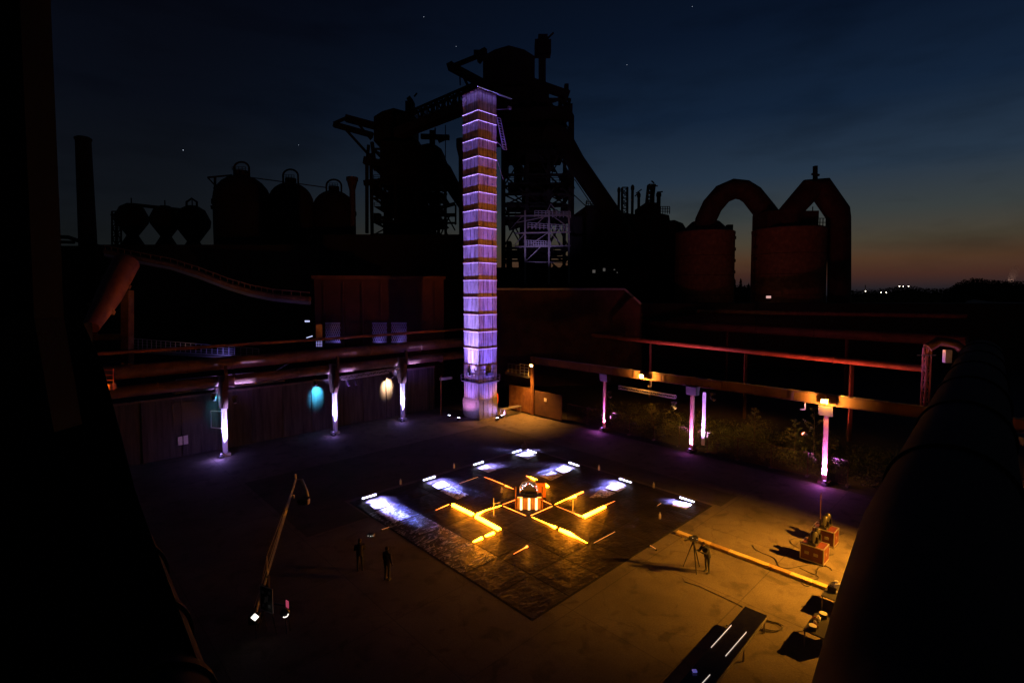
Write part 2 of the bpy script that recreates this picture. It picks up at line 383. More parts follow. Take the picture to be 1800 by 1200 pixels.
# ---- stage of black sheets laid in a grid
st = thing('stage_floor', 'square stage floor of black wrinkled sheets laid in a grid with dark seams', 'stage', S(16.3, 15.7), SITE)
for i in range(7):
    for j in range(7):
        m = MB(); dz = .022 + random.uniform(-.003, .003)
        x0, y0 = i * 2.6 + .04, j * 2.6 + .04
        nn = 6; b = len(m.v)
        for a in range(nn + 1):
            for c in range(nn + 1):
                m.v.append(Vector((x0 + a * 2.52 / nn, y0 + c * 2.52 / nn, dz + (random.uniform(0, .03) if 0 < a < nn and 0 < c < nn else 0))))
        for a in range(nn):
            for c in range(nn):
                k = b + a * (nn + 1) + c; m.f.append([k, k + nn + 1, k + nn + 2, k + 1])
        m.box((x0 + 1.26, y0 + 1.26, dz / 2 + .002), (2.518, 2.518, dz - .008))
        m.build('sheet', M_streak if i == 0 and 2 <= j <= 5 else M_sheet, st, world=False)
M_pit = mat('black_underlay', (.004, .004, .004), .9)
m = MB()
m.box((9.1, 9.1, .008), (18.3, 18.3, .006)); m.build('underlay', M_pit, st, world=False)

M_pool = mat('painted_light_pool', (.62, .62, .66), .5, 0, (.55, .55, .6), 2, .1)  # sharp pools of strobe light, put into the floor as pale quads
def pale():  # second row of strobe light pools, painted as pale blotches
    m = bpy.data.materials.new('painted_rough_light_pool'); m.use_nodes = True; t = m.node_tree; b = t.nodes['Principled BSDF']; b.inputs['Roughness'].default_value = .45; b.inputs['Specular IOR Level'].default_value = .15
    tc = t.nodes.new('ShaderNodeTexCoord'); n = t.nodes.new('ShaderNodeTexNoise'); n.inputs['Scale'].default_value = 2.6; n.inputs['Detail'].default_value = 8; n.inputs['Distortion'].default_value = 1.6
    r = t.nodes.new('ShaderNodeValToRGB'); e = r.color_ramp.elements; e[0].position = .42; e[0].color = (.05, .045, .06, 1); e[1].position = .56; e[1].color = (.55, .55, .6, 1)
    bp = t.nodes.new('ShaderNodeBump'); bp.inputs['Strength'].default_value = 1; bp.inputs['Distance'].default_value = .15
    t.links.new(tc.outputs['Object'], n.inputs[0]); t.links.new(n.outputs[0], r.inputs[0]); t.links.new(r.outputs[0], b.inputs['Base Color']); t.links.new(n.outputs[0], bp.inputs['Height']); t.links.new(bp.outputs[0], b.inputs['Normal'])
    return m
M_poolrough = pale()
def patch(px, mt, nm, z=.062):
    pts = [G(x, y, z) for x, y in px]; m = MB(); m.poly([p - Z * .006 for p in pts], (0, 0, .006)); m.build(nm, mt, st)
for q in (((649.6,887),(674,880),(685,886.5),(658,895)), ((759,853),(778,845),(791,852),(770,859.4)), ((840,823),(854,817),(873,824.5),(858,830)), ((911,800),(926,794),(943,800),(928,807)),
          ((976,825),(991,818),(1007,825),(991,832)), ((1064,857),(1078,849),(1100,857),(1086,864)), ((1181,888),(1190,880),(1217,886),(1206,894))): patch(q, M_pool, 'light_pool')
for q in (((661,898),(689,889),(722,907),(692,919)), ((773,862),(794,854.5),(824,869),(804,877)), ((949,836),(968,827.5),(989,834.5),(969,844)), ((1036,874),(1056,859),(1082,865.5),(1066,874))): patch(q, M_poolrough, 'rough_light_pool')
# ================================================================ LIGHT TOWER
TU, TV, TS = 38.25, 45.65, 2.85
tw = thing('light_tower', 'tall square tower with pale streaked panels ringed by ledges and lit violet from its foot', 'tower', S(TU + TS / 2, TV + TS / 2), SITE)
h2 = TS / 2
m = MB(); m.box((0, 0, 1.2), (TS, TS, 2.4)); m.build('base', M_steel, tw, world=False)
m = MB()
for k in range(5):
    x = -h2 + TS * k / 4
    m.box((x if k else x + .03, -h2 - .02, 1.2), (.07, .05, 2.3)); 
m.box((-h2 - .015, .35, 1.25), (.04, 2.5, 2.0))
m.build('base_panel', M_steel, tw, world=False)
m = MB(); m.box((0, 0, (2.4 + 38.1) / 2), (TS - .1, TS - .1, 35.7)); m.build('core', M_pit, tw, world=False)
rings = [6.37 + 2.03 * k for k in range(15)] + [35.9]
levels = [2.4, 4.4] + rings
for i, z0 in enumerate(levels):
    z1 = levels[i + 1] if i + 1 < len(levels) else 38.2
    m = MB(); zc = (z0 + z1) / 2; hh = z1 - z0 - .03
    for side in range(4):
        a = side * math.pi / 2; n = Vector((math.sin(a), -math.cos(a), 0)); t = Vector((math.cos(a), math.sin(a), 0))
        for k in range(4):
            wv = (TS) / 4 - .075; c = n * (h2 - .02) + t * (-h2 + TS * (k + .5) / 4) + Z * zc
            m.box(c, (wv, .04, hh), (t, n, Z))
    m.build('cladding_panels', M_clad, tw, world=False)
for z in rings:
    m = MB()
    for side in range(4):
        a = side * math.pi / 2; n = Vector((math.sin(a), -math.cos(a), 0)); t = Vector((math.cos(a), math.sin(a), 0))
        m.box(n * (h2 + .025) + Z * (z + .045), (TS + .1 if side % 2 else TS, .05, .09), (t, n, Z))
    m.build('ledge', M_rust, tw, world=False)
    m = MB()
    for side in (0, 3):
        a = side * math.pi / 2; n = Vector((math.sin(a), -math.cos(a), 0)); t = Vector((math.cos(a), math.sin(a), 0))
        m.box(n * (h2 + .035) + Z * (z - .02), (TS - .04, .03, .036), (t, n, Z))
    if z > 7: m.build('ledge_underglow', E_underglow, tw, world=False)  # no lamp: glowing bar added for the uplit underside of the ledge
# service platform at 4.4 m with rail and two lamp boxes
m = MB(); 
for side in range(4):
    a = side * math.pi / 2; n = Vector((math.sin(a), -math.cos(a), 0)); t = Vector((math.cos(a), math.sin(a), 0))
    m.box(n * (h2 + .1) + Z * 4.35, (TS + .4 if side % 2 else TS, .2, .08), (t, n, Z))
m.build('platform', M_galv, tw, world=False)
m = MB()
q = h2 + .24
m.rail((-q, q, 4.4), (-q, -q, 4.4), .75, 4, .03, 2); m.rail((-q, -q, 4.4), (q, -q, 4.4), .75, 4, .03, 2); m.build('handrail', M_steel, tw, world=False)
m = MB(); m.box((-h2 - .16, .35, 5.35), (.3, .5, .35)); m.build('lamp_box', M_black, tw, world=False)
m = MB(); m.box((.05, -h2 - .16, 5.35), (.8, .3, .35)); m.build('lamp_box', M_black, tw, world=False)
# top parapet with dotted lights, ladder on the right
m = MB(); m.box((0, 0, 38.27), (TS + .04, TS + .04, .12)); m.build('top_deck', M_rust2, tw, world=False)
m = MB()
for k in range(26):
    m.box((-h2 - .1 + 5.3 * k / 25, -h2 - .12, 38.42), (.05, .05, .05))
m.bar((-h2 - .1, -h2 - .12, 38.42), (-h2 + 5.2, -h2 - .12, 38.42), .015)
m.build('light_string', emis('dim_violet_dots', (.6, .55, 1), .3), tw, world=False)
m = MB(); m.bar((h2, -h2 - .12, 38.35), (h2 + 2.2, -h2 - .12, 38.35), .1, .1)
m.build('outrigger', M_steel, tw, world=False)
m = MB(); m.bar((h2, -h2, 36.6), (h2 + 2.2, -h2, 37.2), .08, .08); m.box((h2 + 2.1, -h2, 37.3), (.5, .3, .3))
m.build('outrigger', M_steel, tw, world=False)
m = MB()
a0, a1 = Vector((h2 + .35, -h2, 35.7)), Vector((h2 + 1.35, -h2, 32.2))
for s in (-.28, .28): m.bar(a0 + Vector((s, 0, 0)), a1 + Vector((s, 0, 0)), .1, .06)
for k in range(13):
    p = a0.lerp(a1, k / 12); m.bar(p - Vector((.28, 0, 0)), p + Vector((.28, 0, 0)), .06, .06)
m.build('ladder', M_galv, tw, world=False)
m = MB(); m.bar((h2, -h2, 30.9), (h2 + 1.2, -h2 + .1, 28.6), .06); m.build('stay', M_steel, tw, world=False)
m = MB(); m.bar((h2, -h2, 32.9), (h2 + 1.35, -h2, 32.2), .06); m.build('stay', M_steel, tw, world=False)
VIO = (.22, .13, 1.0); VIO2 = (.27, .16, 1.0)
def floodlight(label, loc, rz, group='small floodlights at the foot of the tower'):
    t = thing('floodlight', label, 'floodlight', loc, rz, group)
    m = MB(); m.box((0, 0, .22), (.42, .22, .3)); m.build('housing', M_black, t, world=False)
    m = MB(); m.box((0, 0, .374), (.34, .16, .012)); m.build('lens', E_wh, t, world=False)
    m = MB(); m.bar((-.24, 0, 0), (-.24, 0, .3), .03); m.bar((.24, 0, 0), (.24, 0, .3), .03); m.bar((-.24, 0, .015), (.24, 0, .015), .2, .03); m.build('bracket', M_steel, t, world=False)
    return t
fl = floodlight('small floodlight on the concrete left of the tower corner', S(36.35, 47.1), SITE + R(90))
fl2 = floodlight('farthest left of the small floodlights by the tower', S(36.3, 48.9), SITE + R(90))
fr = floodlight('small floodlight right under the right face of the tower', S(39.6, 43.95), SITE)
fr2 = floodlight('small floodlight beside the metal bench right of the tower', S(40.9, 44.5), SITE)
def twspots(par, base, n_in, mid_uv, boost=1.0):
    # upward beams grazing a face
    for (zt, cone, en) in ((36, 8, 150000), (26, 14, 85000), (15, 30, 34000), (8, 70, 2400)):
        tgt = S(*mid_uv, zt)
        light('SPOT', 'beam', base + Z * .5, en * boost, VIO if boost < .95 else VIO2, par, tgt, .05, cone, .9)
twspots(fl, S(36.35, 47.1), U, (TU, TV + 1.5), 1.0)
light('SPOT', 'beam', S(36.3, 47.1, .5), 42000, (.50, .38, 1), fl, S(TU, TV + .9, 11.5), .05, 26, 1)
twspots(fr, S(39.6, 43.95), V, (TU + 1.4, TV), .8)
for (fx, fy, rl_) in ((-h2 - .28, 0, V), (0, -h2 - .28, U)):
    c_ = S(TU + TS / 2, TV + TS / 2) + U * fx + V * fy + Z * 38.1
    light('AREA', 'parapet_wash', c_, 5, (.36, .26, 1), tw, c_ - Z * 2 - U * (.5 if False else -.0) + (U * .45 if fx else V * .45), sx=3.2, sy=.05, spread=110, roll=rl_)
lc_ = S(TU + TS / 2, TV + TS / 2) + U * (h2 + .6) + V * (-h2 - 1.6) + Z * 31.5
light('SPOT', 'ladder_wash', lc_, 260, (.16, .12, 1), tw, lc_ + V * 1.6 + Z * 3.0 + U * .2, .1, 80, 1)
light('SPOT', 'pink_wash', S(35.9, 49.3, .4), 600, (.9, .28, .8), fl2, S(38, 48.0, 3.2), .05, 90, 1)
light('SPOT', 'base_wash', S(35.6, 46.9, 1.0), 260, (.5, .3, 1), fl, S(38.3, 47.2, 1.5), .1, 80, 1)
light('SPOT', 'base_wash', S(41.5, 44.3, .5), 160, (.55, .3, 1), fr2, S(40, 45.9, 1.5), .1, 100, 1)

# ================================================================ PILLARS (left row, right row)
def left_pillar(u, label):
    t = thing('crane_pillar', label, 'pillar', S(u, 52.0), SITE, 'steel crane pillars along the left wall')
    d = Vector((0, 0, 0)); 
    m = MB(); m.ibar((0, 0, .25), (0, 0, 4.6), .34, .46, .04, (0, 1, 0)); m.box((0, 0, .12), (.7, .8, .24)); m.build('column', M_galv, t, world=False)
    m = MB()
    m.poly([(-.25, -.3, 4.4), (-.25, .5, 4.4), (-.25, 1.0, 6.1), (-.25, 1.0, 7.4), (-.25, -.7, 7.4), (-.25, -.7, 6.1)], (.5, 0, 0)); m.build('bracket', M_rust2, t, world=False)
    m = MB(); m.bar((0, -.9, 6.9), (0, -.9, 8.4), .26, .26); m.build('post', M_rust2, t, world=False)
    return t
LP = [(12.9, 'leftmost lit pillar, white violet strip of light down its shaft'), (23.5, 'middle pillar of the left row beside the cyan lit wall patch'), (31.8, 'left row pillar nearest the tower beside the warm lit wall patch')]
for k, (u, lb) in enumerate(LP):
    t = left_pillar(u, lb)
    f = thing('floor_lamp', ['low floor lamp at the foot of the leftmost pillar', 'low floor lamp at the foot of the middle left pillar', 'low floor lamp at the foot of the left pillar nearest the tower'][k], 'floodlight', S(u - .55, 51.2), SITE, 'floor lamps shining up the left pillars')
    m = MB(); m.box((0, 0, .14), (.4, .4, .2)); m.tube((0, 0, .2), (.03, .04, .42), .13, 12); m.build('housing', M_black, f, world=False)
    m = MB(); m.tube((.03, .04, .421), (.032, .042, .43), .11, 12); m.build('lens', E_vi, f, world=False)
    light('SPOT', 'beam', S(u - .55, 51.2, .46), [26000, 20000, 20000][k], (.42, .34, 1), f, S(u + .0, 51.9, 2.5), .04, 34, .6)
    light('SPOT', 'pipe_beam', S(u + .9, 51.3, 4.9), [80, 140, 300][k], (.32, .12, 1), t, S(u + 2.6, 53.1, 6.4), .3, 120, 1)
    light('POINT', 'spill', S(u - .75, 50.9, .55), [80, 34, 34][k], (.40, .25, 1), f, None, .12)
# hammer heads carry two big pipes and a small upper rail
pipe = MB(); pipe.path([S(-8, 53.0, 6.75), S(8, 53.0, 6.75), S(24, 53.0, 6.8), S(44, 53.0, 6.9)], .5, 20)
for u in range(-4, 44, 6): pipe.path([S(u, 53.0, 6.79), S(u + .15, 53.0, 6.79)], .58, 20)
tag(pipe.build('rusty_pipe', M_pipel, smooth=True), 'lower big rusty pipe resting on the left pillars, violet light along its underside', 'pipe', 'rusty pipes above the left wall')
pipe = MB(); pipe.path([S(-8, 53.4, 8.35), S(24, 53.4, 8.4), S(44, 53.4, 8.5)], .62, 20)
for u in range(-7, 44, 7): pipe.path([S(u, 53.4, 8.4), S(u + .15, 53.4, 8.4)], .7, 20)
tag(pipe.build('rusty_pipe', M_pipel, smooth=True), 'upper big rusty pipe lying over the lower one above the left wall', 'pipe', 'rusty pipes above the left wall')
m = MB(); m.path([S(-8, 54.6, 9.9), S(24, 54.6, 9.95), S(43, 54.6, 10.1)], .16, 10)
tag(m.build('thin_pipe', M_red, smooth=True), 'thin pipe running above the two big pipes on the left', 'pipe')
m = MB(); m.truss(S(24.2, 51.7, 5.9), S(31.2, 51.7, 6.1), V * .35, Z * .4, 10, .03)
tag(m.build('lighting_truss', M_alu), 'slim lattice truss hung between the middle and right pillars of the left wall', 'truss')

def moving_head(label, loc, rz, tilt=.6, up=False, group='moving head stage lamps'):
    t = thing('moving_head_lamp', label, 'stage lamp', loc, rz, group); s = -1 if not up else 1
    m = MB(); m.box((0, 0, s * .08), (.42, .34, .16)); m.build('base', M_black, t, world=False)
    m = MB()
    for x in (-.2, .2): m.bar((x, 0, s * .16), (x, 0, s * .5), .05, .12)
    m.bar((-.2, 0, s * .18), (.2, 0, s * .18), .12, .05); m.build('yoke', M_black, t, world=False)
    m = MB(); d = Vector((0, -math.sin(tilt), s * math.cos(tilt))) * .28; c = Vector((0, 0, s * .45))
    m.path([c - d, c - d * .5, c + d * .7, c + d], [.10, .15, .16, .14], 14); hd = m.build('head', M_plastic, t, world=False, smooth=True)
    m = MB(); m.tube(c + d * 1.0, c + d * 1.03, .12, 14); m.build('lens', M_alu, hd, world=False)
    return t
moving_head('moving head lamp hanging under the bracket of the leftmost pillar', S(13.6, 51.2, 5.6), SITE)
moving_head('moving head lamp hanging on the truss right of the middle left pillar', S(24.9, 51.6, 5.7), SITE)
moving_head('second moving head lamp on the truss next to the middle left pillar', S(25.8, 51.6, 5.7), SITE, .2)
moving_head('moving head lamp hanging on the truss above the warm wall patch', S(29.2, 51.6, 5.75), SITE, .1)
c1 = moving_head('moving head lamp throwing the cyan patch onto the wall', S(21.2, 51.4, 6.2), SITE, .9)
light('SPOT', 'cyan_beam', S(22.6, 53.1, 5.2), 6500, (.05, .42, .8), c1, S(22.5, 54.4, 4.1), .12, 58, 1)
c2 = moving_head('moving head lamp throwing the warm white patch onto the wall', S(30.0, 51.4, 6.0), SITE, .9)
light('SPOT', 'warm_beam', S(31.2, 53.0, 5.1), 9000, (1, .60, .36), c2, S(31.1, 54.4, 3.9), .12, 54, 1)
c3 = moving_head('moving head lamp behind the leftmost pillar lighting the wall teal', S(12.2, 52.5, 5.8), SITE, .9)
light('SPOT', 'teal_beam', S(12.4, 52.0, 5.5), 420, (.05, .5, .7), c3, S(13.1, 54.4, 4.2), .12, 70, .8)

# ---- concrete wall behind the left pillars
m = MB(); L0, L1 = S(-9, 54.5), S(38.0, 54.5)
wl = thing('concrete_wall', 'long stained concrete wall behind the left row of pillars', 'wall', S(14, 54.5))
m.bar(L0 + Z * 2.7, L1 + Z * 2.7, .3, 5.4); m.build('wall_face', M_wallc, wl)
m = MB()
for u in range(-8, 38, 3):
    m.bar(S(u, 54.30, 0), S(u, 54.30, 5.4), .16, .1, U)
m.build('buttress', M_wallc, wl)
m = MB(); m.bar(S(9.3, 54.3, 3.9), S(11.6, 54.3, 3.9), .05, 2.2); m.build('opening', M_black, wl)
m = MB(); m.bar(S(9.6, 54.25, 1.5), S(10.4, 54.25, 1.5), .06, .8); m.build('notice', M_white, wl)
m = MB(); m.bar(L0 + Z * 5.5, L1 + Z * 5.5, .5, .2); m.build('coping', M_conc, wl)
# walkway with rails over the wall
wk = thing('walkway', 'steel walkway with pale rails above the wall beside the leftmost pillar', 'walkway', S(14, 55.4, 5.6))
m = MB(); m.bar(S(9.6, 55.6, 5.75), S(19.5, 55.6, 5.75), .9, .12); m.build('deck', M_steel, wk)
m = MB(); m.rail(S(9.8, 55.2, 5.8), S(16.5, 55.2, 5.8), 1.2, 6, .05, 5); m.build('handrail', M_galv, wk)
m = MB(); m.bar(S(16.5, 55.2, 5.8), S(20, 55.2, 7.6), .06, .12); m.build('brace', M_galv, wk)
wf = thing('flood_lamp', 'small violet flood lamp on the walkway behind the leftmost pillar', 'floodlight', S(13.0, 54.8, 5.6), SITE)
m = MB(); m.box((0, 0, .1), (.25, .2, .2)); m.build('housing', M_black, wf, world=False)
light('SPOT', 'beam', S(13.0, 53.9, 6.0), 160, (.5, .25, 1), wf, S(14.5, 56, 6.3), .1, 130, 1)
# framed rectangular bracket left of the first pillar
m = MB(); a = S(11.7, 51.6, 2.9)
for p, q in (((0, 0), (.0, 1.5)), ((0, 1.5), (1.0, 1.3)), ((0, 0), (1.0, -.3))):
    m.bar(a + U * p[0] + Z * p[1], a + U * q[0] + Z * q[1], .07)
tag(m.build('wall_bracket', M_galv), 'thin pale metal frame reaching left from the leftmost pillar', 'bracket')

# ================================================================ RIGHT ROW
VP_ = (.72, .36, 1.0); MAG = (.75, .15, .95)
RP = [(45.5, 32.9, 'first right pillar from the tower with a violet lit foot'), (45.3, 22.7, 'middle right pillar, twin violet beams climbing it'), (45.2, 11.5, 'nearest right pillar, amber lamp at its top and white violet foot')]
for k, (u, v, lb) in enumerate(RP):
    t = thing('crane_pillar', lb, 'pillar', S(u, v), SITE, 'steel crane pillars along the right side of the yard')
    m = MB(); m.ibar((0, 0, -.3), (0, 0, 6.2), .21, .34, .04, (0, 1, 0)); m.build('column', M_rust, t, world=False)
    m = MB(); m.poly([(-.25, -.5, 5.4), (.3, -.5, 5.4), (.5, -.5, 6.2), (-.4, -.5, 6.2)], (0, 1.0, 0)); m.build('bracket', M_far, t, world=False)
    m = MB(); m.box((0, 0, .05), (.8, .8, .3)); m.build('base_plate', M_rust2, t, world=False)
    f = thing('floor_lamp', ['floor lamp at the foot of the right pillar nearest the tower', 'floor lamp at the foot of the middle right pillar', 'floor lamp at the foot of the nearest right pillar'][k], 'floodlight', S(u - .75, v - .2), SITE, 'floor lamps shining up the right pillars')
    m = MB(); m.box((0, 0, .14), (.36, .36, .2)); m.tube((0, 0, .2), (.04, .01, .42), .13, 12); m.build('housing', M_black, f, world=False)
    m = MB(); m.tube((.04, .01, .421), (.041, .01, .43), .11, 12); m.build('lens', E_vi, f, world=False)
    light('SPOT', 'beam', S(u - .5, v - .1, .46), [6500, 9500, 11000][k], (.60, .20, 1) , f, S(u - .05, v, 1.3), .04, 84, .9)
    light('SPOT', 'beam', S(u - .5, v - .1, .46), [1500, 2400, 2600][k], (.60, .14, .9) , f, S(u - .1, v, 2.6), .04, 40, .9)
    light('SPOT', 'beam', S(u - .75, v - .2, .46), [700, 1500, 500][k], (.5, .22, 1) , f, S(u, v, 4.2), .04, 22, .9)
    light('POINT', 'spill', S(u - 1.1, v, .6), [50, 14, 60][k], MAG, f, None, .12)
# second leaning lit strip at the middle pillar
m = MB(); m.bar(S(46.0, 21.9, .6), S(46.3, 22.0, 5.6), .3, .12)
lp = tag(m.build('leaning_panel', M_galv), 'tall pale strip leaning beside the middle right pillar, lit violet', 'panel')
light('SPOT', 'panel_beam', S(45.4, 21.3, .4), 7000, (.6, .42, 1), lp, S(46.1, 22, 3.2), .04, 44, .8)
bm_ = thing('crane_beam', 'long rusty crane beam carried on the right row of pillars', 'beam', S(45.2, 22, 6.2))
m = MB(); m.ibar(S(45.3, -6, 6.62), S(45.5, 43.6, 6.62), .36, .8, .05); m.build('girder', M_rust2, bm_)
m = MB()
for v in range(-4, 43, 3): m.bar(S(45.2, v, 6.25), S(45.2, v, 7.0), .04, .2, V)
m.build('stiffener', M_rust2, bm_)
m = MB(); m.bar(S(45.3, -6, 7.06), S(45.5, 43.6, 7.06), .08, .08); m.build('rail', M_steel, bm_)
AMB = (1, .36, .045)
def sodium(label, p, aims, en, group='amber lamps on the crane beam', r=.22):
    t = thing('amber_lamp', label, 'lamp', p, SITE, group)
    m = MB(); m.box((0, 0, .1), (.3, .5, .34)); m.build('housing', M_black, t, world=False)
    m = MB(); m.box((-.16, 0, .08), (.02, .4, .24)); m.build('lens', E_sod, t, world=False)
    m = MB(); m.bar((.05, 0, .25), (.3, 0, .5), .04); m.build('arm', M_steel, t, world=False)
    for a, c, e in aims: light('SPOT', 'beam', Vector(p) + a[0], e, AMB, t, a[1], .06, c, 1)
    return t
def beam_lamp(label, u, v):
    p = S(u, v, 6.55)
    return sodium(label, p, [((Vector(U) * -.5, S(u + .2, v, 6.6)), 150, 4200)], 1)
beam_lamp('amber lamp on the crane beam between the first and middle right pillars', 44.75, 27.8)
beam_lamp('amber lamp on top of the nearest right pillar', 44.6, 11.5)
light('SPOT', 'down_beam', S(44.5, 11.5, 6.2), 400, AMB, None, S(45.2, 11.5, 4), .06, 60, 1)
for v in (26.9, 13.0):
    m = MB(); m.bar(S(45, v, 6.2), S(45, v, 5.7), .08); m.bar(S(45, v, 5.7), S(44.8, v + .3, 5.65), .12)
    tag(m.build('beam_hook', M_galv), 'small hook hanging under the crane beam ' + ('left of its nearest amber lamp' if v < 20 else 'under its farther amber lamp'), 'hook')
moving_head('crystal like moving head lamp right of the first right pillar', S(44.9, 31.9, 4.5), SITE, .9)
moving_head('crystal like moving head lamp left of the middle right pillar', S(44.6, 24.2, 4.6), SITE, .9)
moving_head('moving head lamp clamped to the right of the middle right pillar', S(45.0, 20.6, 5.9), SITE, .9)
m = MB(); m.truss(S(45.4, 31, 5.0), S(45.4, 24.5, 4.9), U * .3, Z * .3, 10, .028)
tag(m.build('lighting_truss', M_alu), 'thin lattice truss under the crane beam between the right pillars', 'truss')

# red pipe and further pipes on the right
def pline(name, pts, r, mt, label, posts=(), cat='pipe', group='pipelines beyond the right pillars'):
    t = thing(name, label, cat, Vector(pts[0]) * 1.0, 0, group)
    m = MB(); m.path(pts, r, 16)
    for k in range(1, 6):
        p = Vector(pts[0]).lerp(Vector(pts[-1]), k / 6); d = (Vector(pts[-1]) - Vector(pts[0])).normalized()
        m.path([p, p + d * .12], r * 1.18, 16)
    m.build('pipe_run', mt, t, smooth=True)
    for p in posts:
        q = Vector(p); m = MB(); m.bar(q, Vector((q.x, q.y, -.3)), .3, .3); m.build('support', M_rust2, t)
    return t
pl_a, pl_b = G(1030, 588, 8), G(1625, 648, 8)
pline('red_pipe', [pl_a, pl_b], .33, M_red, 'long red pipe crossing behind the crane beam on the right', [pl_a.lerp(pl_b, .30) - Z * .3, pl_a.lerp(pl_b, .62) - Z * .3, pl_a.lerp(pl_b, .87) - Z * .3])
pb_a, pb_b = G(1110, 566, 9), G(1700, 600, 9)
pline('rusty_pipe', [pb_a, pb_b], .7, M_rust2, 'fat brown pipe beyond the long red pipe', [pb_a.lerp(pb_b, .4), pb_a.lerp(pb_b, .75)])
pc_a, pc_b = at(1225, 547, 100), at(1700, 556, 80)
pline('dark_pipe', [pc_a, pc_b], .35, M_rust, 'thin dark pipe below the two big tanks', [])
QL = pl_a.lerp(pl_b, .8) - U * 5 - Z * 7.4; QL2 = pl_a.lerp(pl_b, .42) - U * 6 - Z * 7.4
pwf = thing('flood_lamp', 'magenta flood lamp on the ground behind the right pillars', 'floodlight', QL - Z * .9, SITE)
m = MB(); m.box((0, 0, .2), (.4, .3, .4)); m.build('housing', M_black, pwf, world=False)
light('SPOT', 'magenta_beam', QL, 5200, (1, .13, .09), pwf, pl_a.lerp(pl_b, .84), .2, 118, 1)
light('SPOT', 'magenta_beam', QL2, 4200, (1, .16, .26), pwf, pl_a.lerp(pl_b, .45), .2, 118, 1)

# end post with fittings on the right
ep = thing('pipe_post', 'lattice post where the long red pipe ends at the right', 'post', G(1628, 735, 2), 0)
p0, p1 = at(1628, 742, 40), at(1630, 612, 40)
p0.x = p1.x; m = MB(); m.truss(p0 - Z * 6, p1, (.35, 0, 0), (0, .35, 0), 14, .06); m.build('lattice', M_red, ep)
m = MB(); m.path([p1, at(1650, 600, 40), at(1680, 605, 40), at(1700, 622, 40)], .35, 12); m.build('elbow', M_rust, ep, smooth=True)
m = MB(); m.box(at(1665, 626, 39.5), (.5, .3, 1.0)); m.build('valve_box', M_white, ep)
m = MB(); m.bar(at(1612, 624, 39.8), at(1645, 624, 39.8), .08); m.build('cross_arm', M_steel, ep)
light('SPOT', 'post_glow', at(1640, 690, 37) , 60, AMB, ep, at(1650, 620, 40), .2, 90, 1)

# corner post with ladder platform right of the tower
cp = thing('corner_post', 'orange lit steel post at the far corner of the yard with a small railed landing', 'post', S(44.9, 43.4), SITE)
m = MB(); m.ibar(S(44.9, 43.4, 0), S(44.9, 43.4, 7.2), .3, .3, .04, V); m.build('column', M_rust, cp)
m = MB(); m.bar(S(44.9, 43.6, 4.6), S(44.9, 47.8, 4.6), .8, .1); m.build('landing', M_steel, cp)
m = MB(); m.rail(S(44.6, 43.7, 4.65), S(44.6, 45.2, 4.65), 1.5, 2, .06, 4); m.rail(S(44.6, 45.2, 4.65), S(44.6, 47.4, 4.65), 1.3, 3, .03, 2); m.build('handrail', M_galv, cp)
m = MB(); m.box(S(45.1, 45.6, 1.6), (.3, 4.0, 3.1), (U, V, Z)); m.build('panel_wall', M_rust, cp)
cl = sodium('amber lamp at the far corner post right of the tower', S(44.4, 42.9, 6.1), [], 1, 'amber lamps at the yard corner')
light('SPOT', 'corner_beam', S(43.6, 42.6, 6.3), 6500, AMB, cl, S(42.4, 43.0, 0), .1, 115, 1)
light('SPOT', 'post_wash', S(43.9, 42.9, 5.0), 40, AMB, cl, S(44.9, 43.4, 5), .1, 120, 1)
# dark fence and door right of corner
m = MB(); m.bar(S(45.2, 43.2, 1.5), S(45.2, 38.8, 1.5), .12, 3.0); gt = m.build('metal_gate', M_rust2)
tag(gt, 'dark metal gate at the slab edge right of the far corner post', 'gate')
m = MB(); m.bar(S(45.05, 41.5, 2.1), S(45.05, 41.1, 2.1), .04, .4)
tag(m.build('notice_plate', M_white), 'small white notice plate on the dark metal gate', 'sign')
# bench and bits at tower foot
bn = thing('metal_bench', 'grey metal bench table standing right of the tower foot', 'bench', S(42.7, 44.9), SITE)
m = MB(); m.box((0, 0, .95), (3.0, .8, .07)); m.build('top', M_steel, bn, world=False)
for x in (-1.4, 1.4):
    for y in (-.33, .33):
        m = MB(); m.box((x, y, .46), (.07, .07, .92)); m.build('leg', M_steel, bn, world=False)
m = MB(); m.box((0, 0, .2), (2.8, .6, .05)); m.build('shelf', M_steel, bn, world=False)
m = MB(); m.box(S(41.6, 46.3, 2.0), (.5, .08, 1.2), (U, V, Z)); m.box(S(41.45, 46.4, 1.0), (.06, .06, 2.0), (U, V, Z))
tag(m.build('red_board', M_redsign), 'upright orange red board at the right edge of the tower foot', 'board')
# small mast left of the tower
ms = thing('lamp_mast', 'thin mast with short arm just left of the tower', 'mast', S(36.4, 50.7), SITE)
m = MB(); m.bar((0, 0, 0), (0, 0, 4.9), .12); m.build('pole', M_rust, ms, world=False)
m = MB(); m.bar((-.1, 0, 4.5), (1.6, 0, 4.5), .3, .35, (0, 1, 0)); m.build('arm', M_galv, ms, world=False)
light('SPOT', 'arm_wash', S(36.6, 50.0, 3.2), 22, (.6, .35, 1), ms, S(37.3, 50.7, 4.5), .1, 90, 1)

